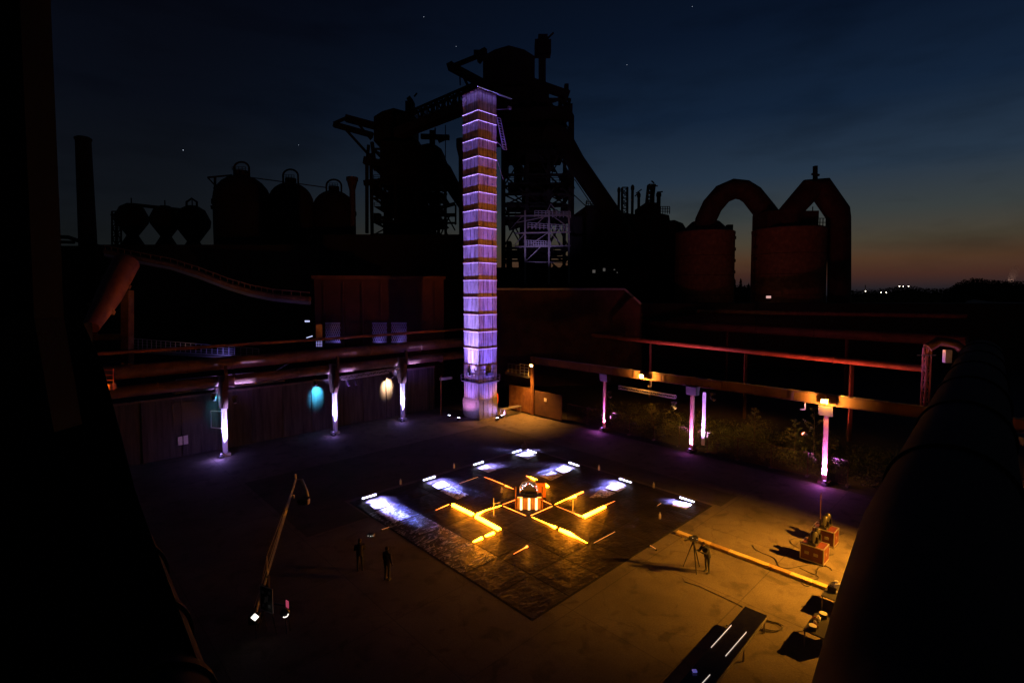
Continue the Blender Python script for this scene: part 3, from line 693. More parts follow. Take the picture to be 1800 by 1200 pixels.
# mesh fence along right slab edge
f0 = None
def fence_panel():
    t = thing('mesh_fence', '', 'fence', (0, 0, 0), 0, 'mesh fence panels along the right edge of the yard')
    m = MB()
    for z in (.1, 2.0): m.tube((0, -1.4, z), (0, 1.4, z), .025, 6)
    for y in (-1.4, 1.4): m.tube((0, y, 0), (0, y, 2.0), .025, 6)
    m.build('frame', M_rust2, t, world=False)
    m = MB()
    for k in range(1, 14): m.bar((0, -1.4 + k * .2, .1), (0, -1.4 + k * .2, 2.0), .008)
    for k in range(1, 10): m.bar((0, -1.4, .1 + k * .19), (0, 1.4, .1 + k * .19), .008)
    m.build('mesh', M_rust2, t, world=False)
    m = MB(); m.box((0, -1.4, .05), (.5, .2, .12)); m.build('foot', M_conc, t, world=False)
    return t
fp = fence_panel(); vs_ = [37.2 - 2.85 * k for k in range(10)]
names = ['nearest the metal gate', 'second from the metal gate', 'just left of the first right pillar', 'just right of the first right pillar', 'midway between first and middle right pillars', 'before the middle right pillar', 'right behind the middle right pillar', 'past the middle right pillar in front of the undergrowth', 'in front of the tall sapling', 'behind the foot of the nearest right pillar']
for k, v in enumerate(vs_):
    o = fp if k == 0 else copy_tree(fp)
    place(o, S(46.1, v, -.1), SITE + random.uniform(-.05, .05), 'mesh fence panel ' + names[k])

# ================================================================ TUBES ON THE STAGE
TZ = .10
tubes = [
 ('thin amber tube pointing left off the long bright bar', [(766, 896, 1), (789, 886, 3)]),
 ('bright amber bar on the left, upper of the two in line', [(796, 887, 7), (831, 904, 7)]),
 ('bright amber bar on the left, lower of the two in line', [(837, 907.6, 7), (878, 930, 7)]),
 ('amber tube tapering from the bright left bars up to the booth corner', [(839, 904, 6), (852, 897, 3), (881, 888, 1)]),
 ('short glowing amber tube below the bright left bars, right one', [(868, 936, 6), (853, 942, 5)]),
 ('short glowing amber tube below the bright left bars, left one', [(847, 945, 6), (832, 952, 4)]),
 ('amber tube running up left behind the booth', [(851, 838, 1), (863, 842, 2.5), (885, 851, 3)]),
 ('short amber tube touching the back left of the booth', [(888, 853, 5), (903, 859, 2)]),
 ('amber tube at the left front of the booth square', [(884, 886, 2), (906, 878, 3)]),
 ('amber tube along the lower left side of the booth square', [(885, 889, 2.5), (924, 905.6, 2.5)]),
 ('lone small amber tube in the near centre of the stage', [(903, 973, 1), (921, 963, 2), (927, 960, 5)]),
 ('amber tube along the lower right side of the booth square', [(933, 905.6, 2.5), (971, 889, 2.5)]),
 ('amber tube at the right front of the booth square', [(952, 878, 3), (969, 886, 2)]),
 ('amber tube leading right from the booth square, flaring at its far end', [(976, 886, 1), (995, 877, 2), (1012, 871, 6)]),
 ('short flaring amber tube at the upper right beside the thin pole', [(1014, 869, 5), (1025, 864, 5)]),
 ('thin amber tube right of the booth widening towards the bright right bar', [(978, 889, 1), (1006, 900, 1.5), (1021, 907, 5)]),
 ('bright amber bar on the right of the booth', [(1026, 908, 7), (1063, 890, 6)]),
 ('thin amber tube beyond the upper end of the bright right bar', [(1065, 887, 3), (1081, 880, 1)]),
 ('thin amber tube starting at the near corner of the booth square', [(935, 908, 1), (962, 920, 2), (977, 927, 6)]),
 ('amber bar modelled with its comet shaped glow in the near right of the stage', [(984, 930, 6), (1002, 938, 7), (1014, 944, 4), (1032, 953.6, 1)]),
 ('faint amber tube across the near right seams', [(1044, 953.6, .9), (1081, 934, .9)]),
 ('flickering amber tube behind the booth, left piece', [(925, 836, 3), (932, 839, 5)]),
 ('bright amber tube behind the booth, middle piece', [(933, 839, 5), (952, 848, 6)]),
 ('short bright amber tube behind the booth, right piece', [(955, 848, 5), (963, 855, 6)]),
 ('faint amber tube left of the booth near the back', [(808, 849, .6), (840, 838, .8)]),
 ('faint amber tube at the left edge of the stage', [(671, 930, .6), (684, 926, .6)]),
 ('faint amber tube near the right edge of the stage', [(1143, 958, .8), (1153, 964, .8)]),
 ('very short faint amber tube near the far right seams', [(1156, 888, .8), (1162, 884, .8)]),
]
tube_lights = []
for lb, pts in tubes:
    wmax = max(p[2] for p in pts); ps = [G(x, y, TZ) for x, y, _ in pts]
    t = thing('light_tube', lb, 'light tube', ps[0] - Z * .08, 0, 'amber light tubes on the stage')
    rs = [.006 + .0024 * p[2] ** 2 for p in pts]  # bloom is put into the shape: tube swells where it is brightest
    m = MB(); m.path(ps, rs, 10)
    m.build('tube', E_or3 if wmax >= 6 else (E_or if wmax > 1.2 else E_or2), t, smooth=True)
    for p in (ps[0], ps[-1]): m = MB(); m.box(p - Z * .05, (.1, .1, .08)); m.build('end_cap', M_black, t)
    if wmax >= 5:
        k = max(range(len(pts)), key=lambda i: pts[i][2]); mid = (ps[0] + ps[-1]) / 2 if pts[0][2] == pts[-1][2] else ps[k]
        gl_ = light('POINT', 'glow', mid + Z * .45, 120 if wmax >= 7 else 60, (1, .30, .015), t, None, .2); gl_.data.specular_factor = .08
for x, y0, y1, lb in ((868, 875, 908, 'thin upright pole left of the booth'), (1007, 877, 900, 'thin upright pole right of the booth')):
    p = G(x, y1); m = MB(); q = at(x, y0, p.y); m.tube(p, Vector((p.x, p.y, q.z)), .025, 8)
    t = thing('slim_pole', lb, 'pole', p, 0, 'slim poles beside the booth'); m.build('pole', M_galv, t)
    m = MB(); m.box(p + Z * .03, (.35, .35, .05)); m.build('foot', M_black, t)
    if x < 900:
        m = MB(); m.bar(p + Z * .9, p + Z * .9 + Vector((.45, .1, .05)), .04); m.ball(p + Z * .92, .06); m.build('clamp', M_galv, t)

# white strobe bars with beams across the sheets
wl_ = [(17.85, 34.05, 'leftmost white light bar of the far left edge'), (23.15, 34.05, 'second white light bar from the left corner'), (28.4, 34.1, 'third white light bar on the far left edge'), (33.2, 34.2, 'left one of the two white bars at the far stage corner')]
wr_ = [(34.35, 33.1, 'right one of the two white bars at the far stage corner'), (34.42, 28.05, 'white light bar on the right edge nearest the far corner'), (34.35, 22.7, 'white light bar on the right edge above the bright amber bar'), (34.38, 17.45, 'rightmost white light bar at the stage corner')]
def strobe(u, v, lb, along, face, en):
    u0, v0 = u, v; u, v = u * .984, v * .984
    t = thing('strobe_bar', lb, 'light bar', S(u, v), SITE, 'white light bars around the far edges of the stage')
    c = S(u, v, .24)
    m = MB(); m.bar(c - along * .58, c + along * .58, .12, .13); m.build('housing', M_black, t)
    m = MB(); fc = c + face * .1 ; m.bar(fc - along * .55 , fc + along * .55, .04, .07); m.build('lens', E_wh, t)
    for s in (-.5, .5): m = MB(); m.bar(S(u, v, 0) + along * s, c + along * s - Z * .05, .06, .16); m.build('leg', M_black, t)
    for (dist, e, sp) in en:
        light('AREA', 'beam', c + face * .14 + Z * .08, e * (3.2 if dist < 2 else 2.0), (.30, .28, 1.0), t, S(u0, v0, 0) + face * dist, sx=1.15, sy=.10, spread=sp, roll=along)
    return t
for i, (u, v, lb) in enumerate(wl_):
    strobe(u, v, lb, U, -V, [[(1.1, 110, 50), (1.6, 90, 22), (2.7, 220, 12), (4.0, 70, 8)], [(1.1, 110, 50), (1.6, 90, 22), (2.7, 190, 12)], [(1.1, 110, 50), (1.6, 80, 22)], [(1.0, 90, 50), (1.4, 70, 22)]][i])
for i, (u, v, lb) in enumerate(wr_):
    strobe(u, v, lb, V, -U, [[(1.0, 90, 50), (1.4, 70, 22)], [(1.1, 110, 50), (1.6, 90, 22), (2.7, 190, 12)], [(1.1, 110, 50), (1.6, 80, 22), (2.6, 60, 12)], [(1.0, 110, 50), (1.4, 80, 22)]][i])
# small gadget between the corner bars
p = S(34.2, 34.1); t = thing('control_box', 'dark little box between the two white bars at the far corner', 'box', p, SITE)
m = MB(); m.box((0, 0, .25), (.35, .35, .5)); m.build('case', M_black, t, world=False); m = MB(); m.tube((0, 0, .5), (0, 0, .85), .06, 8); m.build('antenna', M_black, t, world=False)
for k, (x, y, lb) in enumerate(((989, 829, 'tiny camera on the asphalt'), (704, 851, 'small bottle left of the second white bar'), (1149, 857, 'small bottle right of the third white bar'), (1053, 826, 'small bottle behind the right white bars'), (1160, 912, 'small bottle near the rightmost white bar'), (798, 823, 'small bottle between the left white bars'), (882, 866, 'small cup behind the slim pole left of the booth'))):
    if k == 0: continue
    m = MB(); m.lathe(G(x, y), [(.07, 0), (.08, .1), (.08, .3), (.03, .4), (.03, .46)], 10)
    tag(m.build('bottle', M_galv), lb, 'bottle', 'small bottles on the yard floor')

# ================================================================ BOOTH at the centre
bc = G(930, 896); bt = thing('performer_booth', 'amber glowing performer booth with upright light tubes at the centre of the stage', 'booth', bc, 0)
m = MB(); m.box((0, .35, .45), (1.62, .7, .86)); m.build('counter', mat('amber_wood_panel', (.42, .26, .10), .5, 0, (.34, .2, .07), 4, .1), bt, world=False)
m = MB(); m.box((0, .35, .9), (1.8, .85, .05)); m.build('counter_top', M_black, bt, world=False)
for x in (-.55, 0, .5):
    m = MB(); m.box((x, -.04, .45), (.15, .05, .82)); m.build('light_tube', E_boothtube, bt, world=False)
m = MB(); m.bar((-.8, -.06, .92), (-.45, -.06, .92), .05, .05); m.bar((.55, -.06, .92), (.85, -.06, .92), .05, .05); m.build('edge_light', E_or, bt, world=False)
for x in (-.92, .92):
    m = MB(); m.box((x, .1, .8), (.1, .12, 1.6)); m.build('side_post', M_rust, bt, world=False)
m = MB(); m.path([(-.62, .5, .92), (-.62, .5, 1.45), (-.45, .5, 1.75), (0, .5, 1.86), (.45, .5, 1.75), (.62, .5, 1.45), (.62, .5, .92)], .035, 8); m.build('hoop', M_galv, bt, world=False)
m = MB(); m.poly([(-.58, .62, .93), (.58, .62, .93), (.58, .62, 1.4), (.42, .62, 1.68), (0, .62, 1.78), (-.42, .62, 1.68), (-.58, .62, 1.4)], (0, .06, 0)); m.build('rear_screen', M_black, bt, world=False)
random.seed(3)
for mt_, n in ((E_rdot, 7), (E_blue, 12), (E_or, 4)):
    m = MB()
    for k in range(n):
        a = random.uniform(-.3, math.pi + .3); r = random.uniform(.42, .6); m.ball((r * math.cos(a), .45, 1.28 + .55 * r * math.sin(a) / .6 * .8), random.uniform(.02, .035), 6)
    m.build('indicator_lights', mt_, bt, world=False)
m = MB(); m.box((.1, .4, .97), (.5, .35, .08)); m.box((-.4, .4, .98), (.3, .3, .1)); m.build('mixer', M_black, bt, world=False)
bx = thing('orange_box', 'orange lit box stack right behind the booth', 'box', G(950, 872), 0)
m = MB(); m.box((0, 0, .55), (.75, .5, 1.1)); m.build('case', M_orangecase, bx, world=False)
m = MB(); m.box((0, 0, 1.13), (.8, .55, .05)); m.build('lid', M_rust, bx, world=False)
light('POINT', 'booth_glow', bc + Vector((0, -.7, .9)), 9, AMB, bt, None, .2)
light('POINT', 'booth_glow', bc + Vector((1.3, .6, 1.3)), 9, AMB, bt, None, .2)

# ================================================================ RIGHT YARD OBJECTS
SL = thing('amber_flood', 'amber yard flood lamp outside the right edge of the picture', 'lamp', (24, 23.3, 0))
m = MB(); m.tube((24, 23.3, -.3), (24, 23.3, 7.9), .1, 10); m.build('pole', M_rust, SL)
m = MB(); m.box((24, 23.3, 8.1), (.5, .5, .35)); m.build('housing', M_black, SL)
light('SPOT', 'yard_beam', (23.6, 23.4, 8), 36000, (1, .36, .025), SL, (16.8, 26.0, 0), .12, 84, 1)

light('SPOT', 'tower_beam', (23.8, 23.6, 8.4), 34000, (1, .24, .02), SL, (-4, 61, 22), .3, 36, 1)
def flight_case(label, loc, rz):
    t = thing('flight_case', label, 'case', loc, rz, 'flight cases with lamps on top')
    m = MB(); m.box((0, 0, .5), (.96, 1.16, .86)); cb_ = m.build('body', M_case, t, world=False)
    m = MB()
    for x in (-.48, .48):
        for y in (-.58, .58): m.box((x, y, .5), (.05, .05, .9))
        for z in (.08, .93): m.box((x, 0, z), (.05, 1.16, .05))
    for y in (-.58, .58):
        for z in (.08, .93): m.box((0, y, z), (.96, .05, .05))
    m.build('edge_trim', M_alu, t, world=False)
    m = MB(); m.box((-.49, -.2, .5), (.02, .22, .16)); m.box((-.49, .25, .5), (.02, .22, .16)); m.box((0, -.59, .5), (.24, .02, .14)); m.build('handle', M_steel, cb_, world=False)
    m = MB()
    for x in (-.4, .4):
        for y in (-.5, .5): m.tube((x - .03, y, .05), (x + .03, y, .05), .05, 10)
    m.build('castor', M_black, t, world=False)
    return t
cc1 = G(1431, 983); cc2 = G(1450, 953)
case_rz = SITE
flight_case('nearer red brown flight case carrying two moving head lamps', cc1, case_rz)
flight_case('farther red brown flight case carrying two moving head lamps', cc2, case_rz)
for base, nm in ((cc1, 'nearer'), (cc2, 'farther')):
    for s, w_ in ((-.28, 'front'), (.28, 'rear')):
        moving_head('moving head lamp at the %s end of the %s flight case' % (w_, nm), base + U * s + Z * .96, case_rz + R(80), .55, True, 'moving head lamps standing on the flight cases')
def cable(label, pts, r=.018):
    m = MB(); m.path(pts, r, 6); return tag(m.build('cable', M_cable, smooth=True), label, 'cable')
def wander(p, n, step, sd, curl=.9):
    rr = random.Random(sd); a = rr.uniform(0, 6.28); pts = []; q = Vector(p)
    c = rr.uniform(-curl, curl)
    for k in range(n):
        pts.append(q.copy()); c = c * .85 + rr.uniform(-curl, curl) * .35; a += c; q = q + Vector((math.cos(a), math.sin(a), 0)) * step
    return pts
for k, (x, y, lb) in enumerate(((1450, 995, 'tangled black cable beside the nearer flight case'), (1465, 975, 'looped black cable right of the flight cases'), (1470, 940, 'thin cable curling away behind the flight cases'), (1462, 1003, 'second tangled cable at the edge of the dark pipe'))):
    cable(lb, [q + Z * .03 for q in wander(G(x, y), 46, .13, 11 + k, .8)])
coil = []
for k in range(60):
    a = k / 60 * 6 * math.pi; c = G(1352, 1101) ; coil.append(c + Vector((.55 * math.cos(a) + .1 * math.sin(k * .4), .38 * math.sin(a) + .06 * math.cos(k * .7), .03 + .0006 * k)))
cable('coiled black cable at the end of the long black table', coil, .016)
cable('thin cable running over the concrete from the tripod to the long black table', [G(1200, 1015, .02), G(1204, 1022, .02), G(1230, 1030, .02), G(1262, 1045, .02), G(1290, 1058, .02), G(1305, 1066, .02)], .014)
m = MB(); p = G(1447, 852); q = G(1392, 880)
sp = thing('lamp_pole', 'slim upright pole standing behind the flight cases', 'pole', G(1441, 930), 0)
m = MB(); b0 = G(1441, 930); tz = at(1449, 866, b0.y).z; m.tube(b0, Vector((b0.x, b0.y, tz)), .022, 8); m.build('shaft', M_rust, sp)
m = MB(); m.box(b0 + Z * .02, (.4, .4, .04)); m.build('foot', M_black, sp)

# yellow cable ramp
ra, rb = G(1190, 937), G(1472, 1042)
rp = thing('cable_ramp', 'long straight yellow wooden cable ramp crossing the concrete', 'cable ramp', (ra + rb) / 2)
n = 8; d = (rb - ra).normalized(); side = d.cross(Z)
for k in range(n):
    a = ra.lerp(rb, k / n) + d * .008; b = ra.lerp(rb, (k + 1) / n) - d * .008
    m = MB(); hh = .16
    m.bar(a + Z * hh / 2 - side * .0, b + Z * hh / 2, .34, hh)
    o = m.build('plank', [M_wood, mat('pale_plank_%d' % k, (.62, .5, .24), .6, 0, (.52, .40, .18), 5, .3), mat('dark_plank_%d' % k, (.36, .24, .09), .6, 0, (.3, .2, .08), 5, .3)][(k * 5 + 1) % 3], rp)

# long black glossy table stage
tb = thing('black_table', 'long black glossy table with thin white reflections made as glowing bars near the bottom right', 'table', (0, 0, 0), 0)
c1_, c2_ = G(1310, 1066, .75), G(1345, 1086, .75)
dd = (G(1225, 1165, .75) - c1_); dd.z = 0; dd.normalize()
wv = (c2_ - c1_); wv.z = 0; wv = wv - dd * wv.dot(dd); wd = wv.length; wv.normalize()
LN = 7.5; M_gl = mat('black_glossy_top', (.012, .012, .014), .16, 0, (.02, .02, .022), 4, .05)
for k in range(3):
    a = c1_ + wv * wd / 2 + dd * (LN / 3 * k + .01); b = c1_ + wv * wd / 2 + dd * (LN / 3 * (k + 1) - .01)
    m = MB(); m.bar(a, b, wd, .06); m.build('table_top', M_gl, tb)
for k in range(4):
    for s in (.06, wd - .06):
        p = c1_ + wv * s + dd * (.15 + (LN - .3) * k / 3); m = MB(); m.bar(Vector((p.x, p.y, 0)), p - Z * .03, .05); m.build('leg', M_steel, tb)
m = MB(); m.bar(c1_ + wv * (wd + .0) - Z * .1 + dd * .1, c1_ + wv * wd - Z * .1 + dd * (LN - .1), .03, .1); m.build('edge_profile', M_alu, tb)
for (xa, ya, xb, yb) in ((1285.5, 1098, 1250, 1137), (1312, 1110, 1275.5, 1152), (1248, 1185, 1225, 1210)):
    m = MB(); m.bar(G(xa, ya, .8), G(xb, yb, .8), .02, .03); m.build('reflection_line', E_reflect, tb)  # reflections in the glossy top, put in as glowing bars
m = MB(); m.box(G(1245, 1150, .84) + dd * 1.2, (.16, .12, .05)); m.build('blue_lamp', emis('blue_lamp', (.2, .2, 1), .25), tb)

# two desks with gear at the right edge
def desk(label, px, lamps):
    c = G(*px); t = thing('gear_desk', label, 'desk', c, SITE, 'black desks beside the dark pipe')
    m = MB(); m.box((0, 0, .75), (1.7, .8, .05)); m.build('desk_top', M_black, t, world=False)
    for x in (-.8, .8):
        for y in (-.35, .35):
            m = MB(); m.bar((x, y, 0), (x, y, .73), .05); m.build('leg', M_steel, t, world=False)
    m = MB(); m.box((0, -.36, .4), (1.6, .03, .6)); m.build('modesty_panel', M_black, t, world=False)
    return t
D1 = (1468, 1066); D2 = (1440, 1128)
desk('black desk with a laptop, farther of the two desks by the dark pipe', D1, 0)
desk('black desk crowded with small cases, nearer of the two desks by the dark pipe', D2, 0)
def on(px, u, v, z=.78): return G(*px) + U * u + V * v + Z * z
lt = thing('laptop', 'open laptop with blue white dots of light on the farther desk', 'laptop', on(D1, -.1, .1), SITE + R(90))
m = MB(); m.box((0, 0, .012), (.36, .25, .02)); m.build('keyboard', M_steel, lt, world=False)
m = MB(); m.box((0, .14, .14), (.36, .015, .24)); m.build('screen', M_plastic, lt, world=False)
m = MB()
for k in range(3): m.ball((-.1 + .1 * k, -.02, .05), .022, 6)
m.build('indicator_lights', E_blue, lt, world=False)
def drumcase(label, px, u, v, r, hgt):
    t = thing('round_case', label, 'case', on(px, u, v), 0, 'round white topped cases on the desks')
    m = MB(); m.tube((0, 0, 0), (0, 0, hgt), r, 18); m.build('body', M_black, t, world=False, smooth=True)
    m = MB(); m.tube((0, 0, hgt), (0, 0, hgt + .02), r * .93, 18); m.build('lid', M_white, t, world=False)
drumcase('round white topped case at the far end of the nearer desk', D2, .66, .05, .17, .18)
drumcase('round white topped case at the near end of the nearer desk', D2, -.55, .12, .16, .16)
random.seed(5)
for k, lb in enumerate(('small brown box at the middle of the nearer desk', 'stacked grey gadget on the nearer desk', 'dark camera body on the nearer desk', 'reddish pouch on the nearer desk', 'pale lens barrel at the end of the nearer desk')):
    m = MB(); p = on(D2, -.35 + .16 * k, random.uniform(-.2, .25)); m.box(p + Z * .06, (.2, .14, .12), (Vector((math.cos(k), math.sin(k), 0)), Vector((-math.sin(k), math.cos(k), 0)), Z)); m.tube(p + Z * .12, p + Z * .2, .05, 10)
    tag(m.build('gear_box', [M_case, M_galv, M_black, M_case, M_white][k]), lb, 'gear')
m = MB(); p = on(D1, .5, .1); m.box(p + Z * .08, (.3, .22, .16)); m.tube(p + Z * .16, p + Z * .26, .08, 12)
tag(m.build('mixer_box', M_galv), 'grey mixer box at the far end of the farther desk', 'gear')

# ================================================================ PEOPLE
def person(label, loc, rz, pose, top=M_cloth, legs=M_jeans, group=None):
    t = thing('person', label, 'person', loc, rz, group)
    me = bpy.data.meshes.new('body'); bm = bmesh.new(); sk = bm.verts.layers.skin.verify()
    P = dict(pelvis=((0, 0, .95), .15), waist=((0, .01, 1.1), .135), chest=((0, .0, 1.33), .155), neck=((0, 0, 1.5), .06), head=((0, -.02, 1.62), .085), crown=((0, -.01, 1.72), .075),
             shl=((-.19, 0, 1.42), .062), shr=((.19, 0, 1.42), .062), ell=((-.25, 0, 1.14), .045), elr=((.25, 0, 1.14), .045), hal=((-.25, -.08, .9), .028), har=((.25, -.08, .9), .028),
             hpl=((-.1, 0, .88), .095), hpr=((.1, 0, .88), .095), knl=((-.11, -.01, .5), .065), knr=((.11, -.01, .5), .065), anl=((-.12, .02, .1), .042), anr=((.12, .02, .1), .042),
             tol=((-.13, -.13, .05), .04), tor=((.13, -.13, .05), .04))
    for k, v in pose.items(): P[k] = (v, P[k][1])
    vv = {}
    for k, (c, r) in P.items():
        vt = bm.verts.new(c); vt[sk].radius = (r, r); vv[k] = vt
    vv['pelvis'][sk].use_root = True
    for a, b in (('pelvis', 'waist'), ('waist', 'chest'), ('chest', 'neck'), ('neck', 'head'), ('head', 'crown'), ('chest', 'shl'), ('chest', 'shr'), ('shl', 'ell'), ('shr', 'elr'), ('ell', 'hal'), ('elr', 'har'),
                 ('pelvis', 'hpl'), ('pelvis', 'hpr'), ('hpl', 'knl'), ('hpr', 'knr'), ('knl', 'anl'), ('knr', 'anr'), ('anl', 'tol'), ('anr', 'tor')):
        bm.edges.new((vv[a], vv[b]))
    # hands: five short finger chains rooted at each wrist
    for w_, e_, s in (('hal', 'ell', -1), ('har', 'elr', 1)):
        wv_ = Vector(P[w_][0]); dr = (wv_ - Vector(P[e_][0])).normalized(); sd_ = dr.cross(Vector((s, .2, 0))).normalized()
        pm = bm.verts.new(wv_ + dr * .07); pm[sk].radius = (.034, .02); bm.edges.new((vv[w_], pm))
        for q in range(5):
            o_ = (q - 1.6) * .02 if q < 4 else .05
            ln = [.07, .08, .075, .06, .04][q]
            f1 = bm.verts.new(pm.co + sd_ * o_ + dr * (.035 if q < 4 else .0)); f2 = bm.verts.new(f1.co + dr * ln * .8 + Vector((0, -.015, 0)))
            f1[sk].radius = (.009, .009); f2[sk].radius = (.008, .008); bm.edges.new((pm, f1)); bm.edges.new((f1, f2))
    bm.to_mesh(me); bm.free(); me.materials.append(legs)
    o = bpy.data.objects.new('body', me); COL.objects.link(o); o.parent = t
    o.modifiers.new('skin', 'SKIN').use_smooth_shade = True; o.modifiers.new('sub', 'SUBSURF').render_levels = 1
    o.modifiers['sub'].levels = 1
    # jacket over torso and arms, trousers are the body colour; face and hair
    g_ = lambda k: Vector(P[k][0])
    m = MB(); m.path([g_('pelvis') - Z * .06, g_('waist'), g_('chest'), g_('chest') + Z * .1, g_('neck') - Z * .01], [.185, .172, .2, .17, .07], 14); m.build('jacket', top, t, world=False, smooth=True)
    for a, b, c in (('shl', 'ell', 'hal'), ('shr', 'elr', 'har')):
        m = MB(); m.path([g_('chest') + (g_(a) - g_('chest')) * .6, g_(a), g_(b), g_(b).lerp(g_(c), .85)], [.08, .082, .062, .044], 10); m.build('sleeve', top, t, world=False, smooth=True)
    hc = (g_('head') + g_('crown')) / 2; m = MB(); m.ball(hc, .1, 14, (.82, .95, 1.15))
    m.ball(hc + Vector((0, -.1, -.01)), .018, 6, (1, 1, 1.4)); m.ball(hc + Vector((-.085, 0, 0)), .022, 6); m.ball(hc + Vector((.085, 0, 0)), .022, 6)
    fc_ = m.build('face', M_skin, t, world=False, smooth=True)
    m = MB(); m.ball(hc + Vector((0, .02, .03)), .106, 14, (.86, .95, 1.02)); m.build('hair', M_hair, fc_, world=False, smooth=True)
    m = MB()
    for x in (-.035, .035): m.ball(hc + Vector((x, -.09, .015)), .01, 6)
    m.box(hc + Vector((0, -.092, -.045)), (.045, .01, .008)); m.build('eyes_and_mouth', M_black, fc_, world=False)
    for a, b in (('anl', 'tol'), ('anr', 'tor')):
        m = MB(); m.path([g_(a) + Vector((0, .06, -.06)), g_(a) + Vector((0, 0, -.05)), g_(b) + Vector((0, 0, -.01))], [.04, .055, .035], 8); m.build('shoe', M_black, t, world=False, smooth=True)
    return t
pm_ = G(1243, 1006)
person('camera operator in dark clothes bending to a tripod camera on the concrete', pm_, R(-90 + 20),
       dict(chest=(0, -.14, 1.32), waist=(0, -.03, 1.12), neck=(0, -.22, 1.46), head=(0, -.29, 1.57), crown=(0, -.31, 1.67), shl=(-.19, -.17, 1.4), shr=(.19, -.17, 1.4),
            ell=(-.25, -.33, 1.2), elr=(.25, -.33, 1.2), hal=(-.13, -.58, 1.28), har=(.13, -.56, 1.3), anl=(-.14, .06, .1), tol=(-.15, -.09, .05)))
# tripod and camera
tp = thing('camera_tripod', 'film camera on a tripod beside the operator at the right of the stage', 'tripod', G(1218, 1000), R(10))
for a in (-100, 20, 140):
    m = MB(); d_ = Vector((math.cos(R(a)), math.sin(R(a)), 0)); m.path([d_ * .05 + Z * 1.45, d_ * .28 + Z * .75, d_ * .52], [.04, .032, .022], 8); m.build('leg', M_black, tp, world=False)
m = MB(); m.lathe((0, 0, 1.4), [(.07, 0), (.1, .05), (.08, .15), (.05, .2)], 12); m.build('head', M_black, tp, world=False)
m = MB(); m.bar((.05, 0, 1.55), (.55, .12, 1.42), .025); m.build('pan_handle', M_black, tp, world=False)
m = MB(); m.box((0, 0, 1.72), (.46, .18, .22)); m.box((.05, 0, 1.87), (.2, .06, .05)); cbo = m.build('camera_body', M_black, tp, world=False)
m = MB(); m.path([(-.22, 0, 1.72), (-.4, 0, 1.72), (-.45, 0, 1.72), (-.6, 0, 1.74)], [.07, .075, .1, .11], 14); m.build('lens', M_plastic, cbo, world=False)
m = MB(); m.ball((-.1, -.1, 1.8), .02, 6); m.ball((.15, -.1, 1.7), .015, 6); m.build('indicator_lights', emis('dim_white_dots', (1, .9, .7), 1.0), tp, world=False)
person('dark clad person standing left of the stage, left one of the pair', G(633, 1002), R(200), dict(hal=(-.1, -.3, 1.25), har=(.12, -.3, 1.25), ell=(-.25, -.1, 1.15), elr=(.25, -.1, 1.15)), group='two people in the dark left of the stage')
person('dark clad person standing left of the stage, nearer one of the pair', G(681, 1018), R(150), dict(), group='two people in the dark left of the stage')
hd = thing('handheld_camera', 'small camera rig with white dots held by the left person', 'camera', G(650, 985) , 0)
m = MB(); q_ = at(652, 940, 26.9); hd.matrix_basis = Matrix.Translation(q_); m.box(q_, (.35, .2, .18)); m.build('camera_body', M_black, hd)
m = MB(); m.ball(q_ + Vector((-.12, -.12, .02)), .025, 6); m.ball(q_ + Vector((.02, -.12, 0)), .035, 6); m.ball(q_ + Vector((.14, -.12, .02)), .025, 6); m.build('indicator_lights', emis('dim_dots', (1, .95, .85), .5), hd)

# ================================================================ CAMERA CRANE (jib) left
jb = thing('camera_crane', 'camera crane with long thin arm rising over the dark yard at the left', 'camera crane', (-11.1, 22.8, 0), 0)
pv = at(470, 1010, 23); tip = at(520, 842, 26.5); back = pv + (pv - tip).normalized() * 1.8
m = MB(); m.truss(back, tip, (.05, 0, 0), (0, -.04, .06), 16, .010); m.build('arm', M_white, jb)
m = MB(); m.bar(back + Z * .5, tip + Z * .1 - (tip - pv).normalized() * .4, .02); mid = pv.lerp(tip, .25); m.bar(pv, pv + Z * .9, .04); m.bar(pv + Z * .9, tip, .012); m.bar(pv + Z * .9, back, .012); m.build('tension_cable', M_alu, jb)
m = MB(); m.bar(pv, Vector((pv.x, pv.y, .3)), .14)
for a in (30, 150, 270): m.bar(Vector((pv.x, pv.y, .6)), Vector((pv.x + math.cos(R(a)), pv.y + math.sin(R(a)), .08)), .07)
m.build('base', M_black, jb)
m = MB(); m.box(back, (.4, .3, .4)); m.build('counterweight', M_black, jb)
h1 = at(530, 842, 26.4); h2_ = at(539, 862, 26.2); h3 = at(533, 884, 26.2)
m = MB(); m.path([tip, at(519, 833, 26.5)], .05, 8); m.path([h1, h2_, at(541, 872, 26.2)], .07, 8); m.path([tip, h1], .03, 6); m.build('remote_head', M_galv, jb)
m = MB(); m.box(h3 + Vector((.05, 0, .1)), (.5, .3, .28)); m.tube(h3 + Vector((-.3, 0, .1)), h3 + Vector((-.05, 0, .1)), .09, 12); m.build('camera_body', M_black, jb)
m = MB(); m.ball(at(516, 872, 26.3), .07, 8, (1, 1, 1.6)); m.build('grip', M_galv, jb)
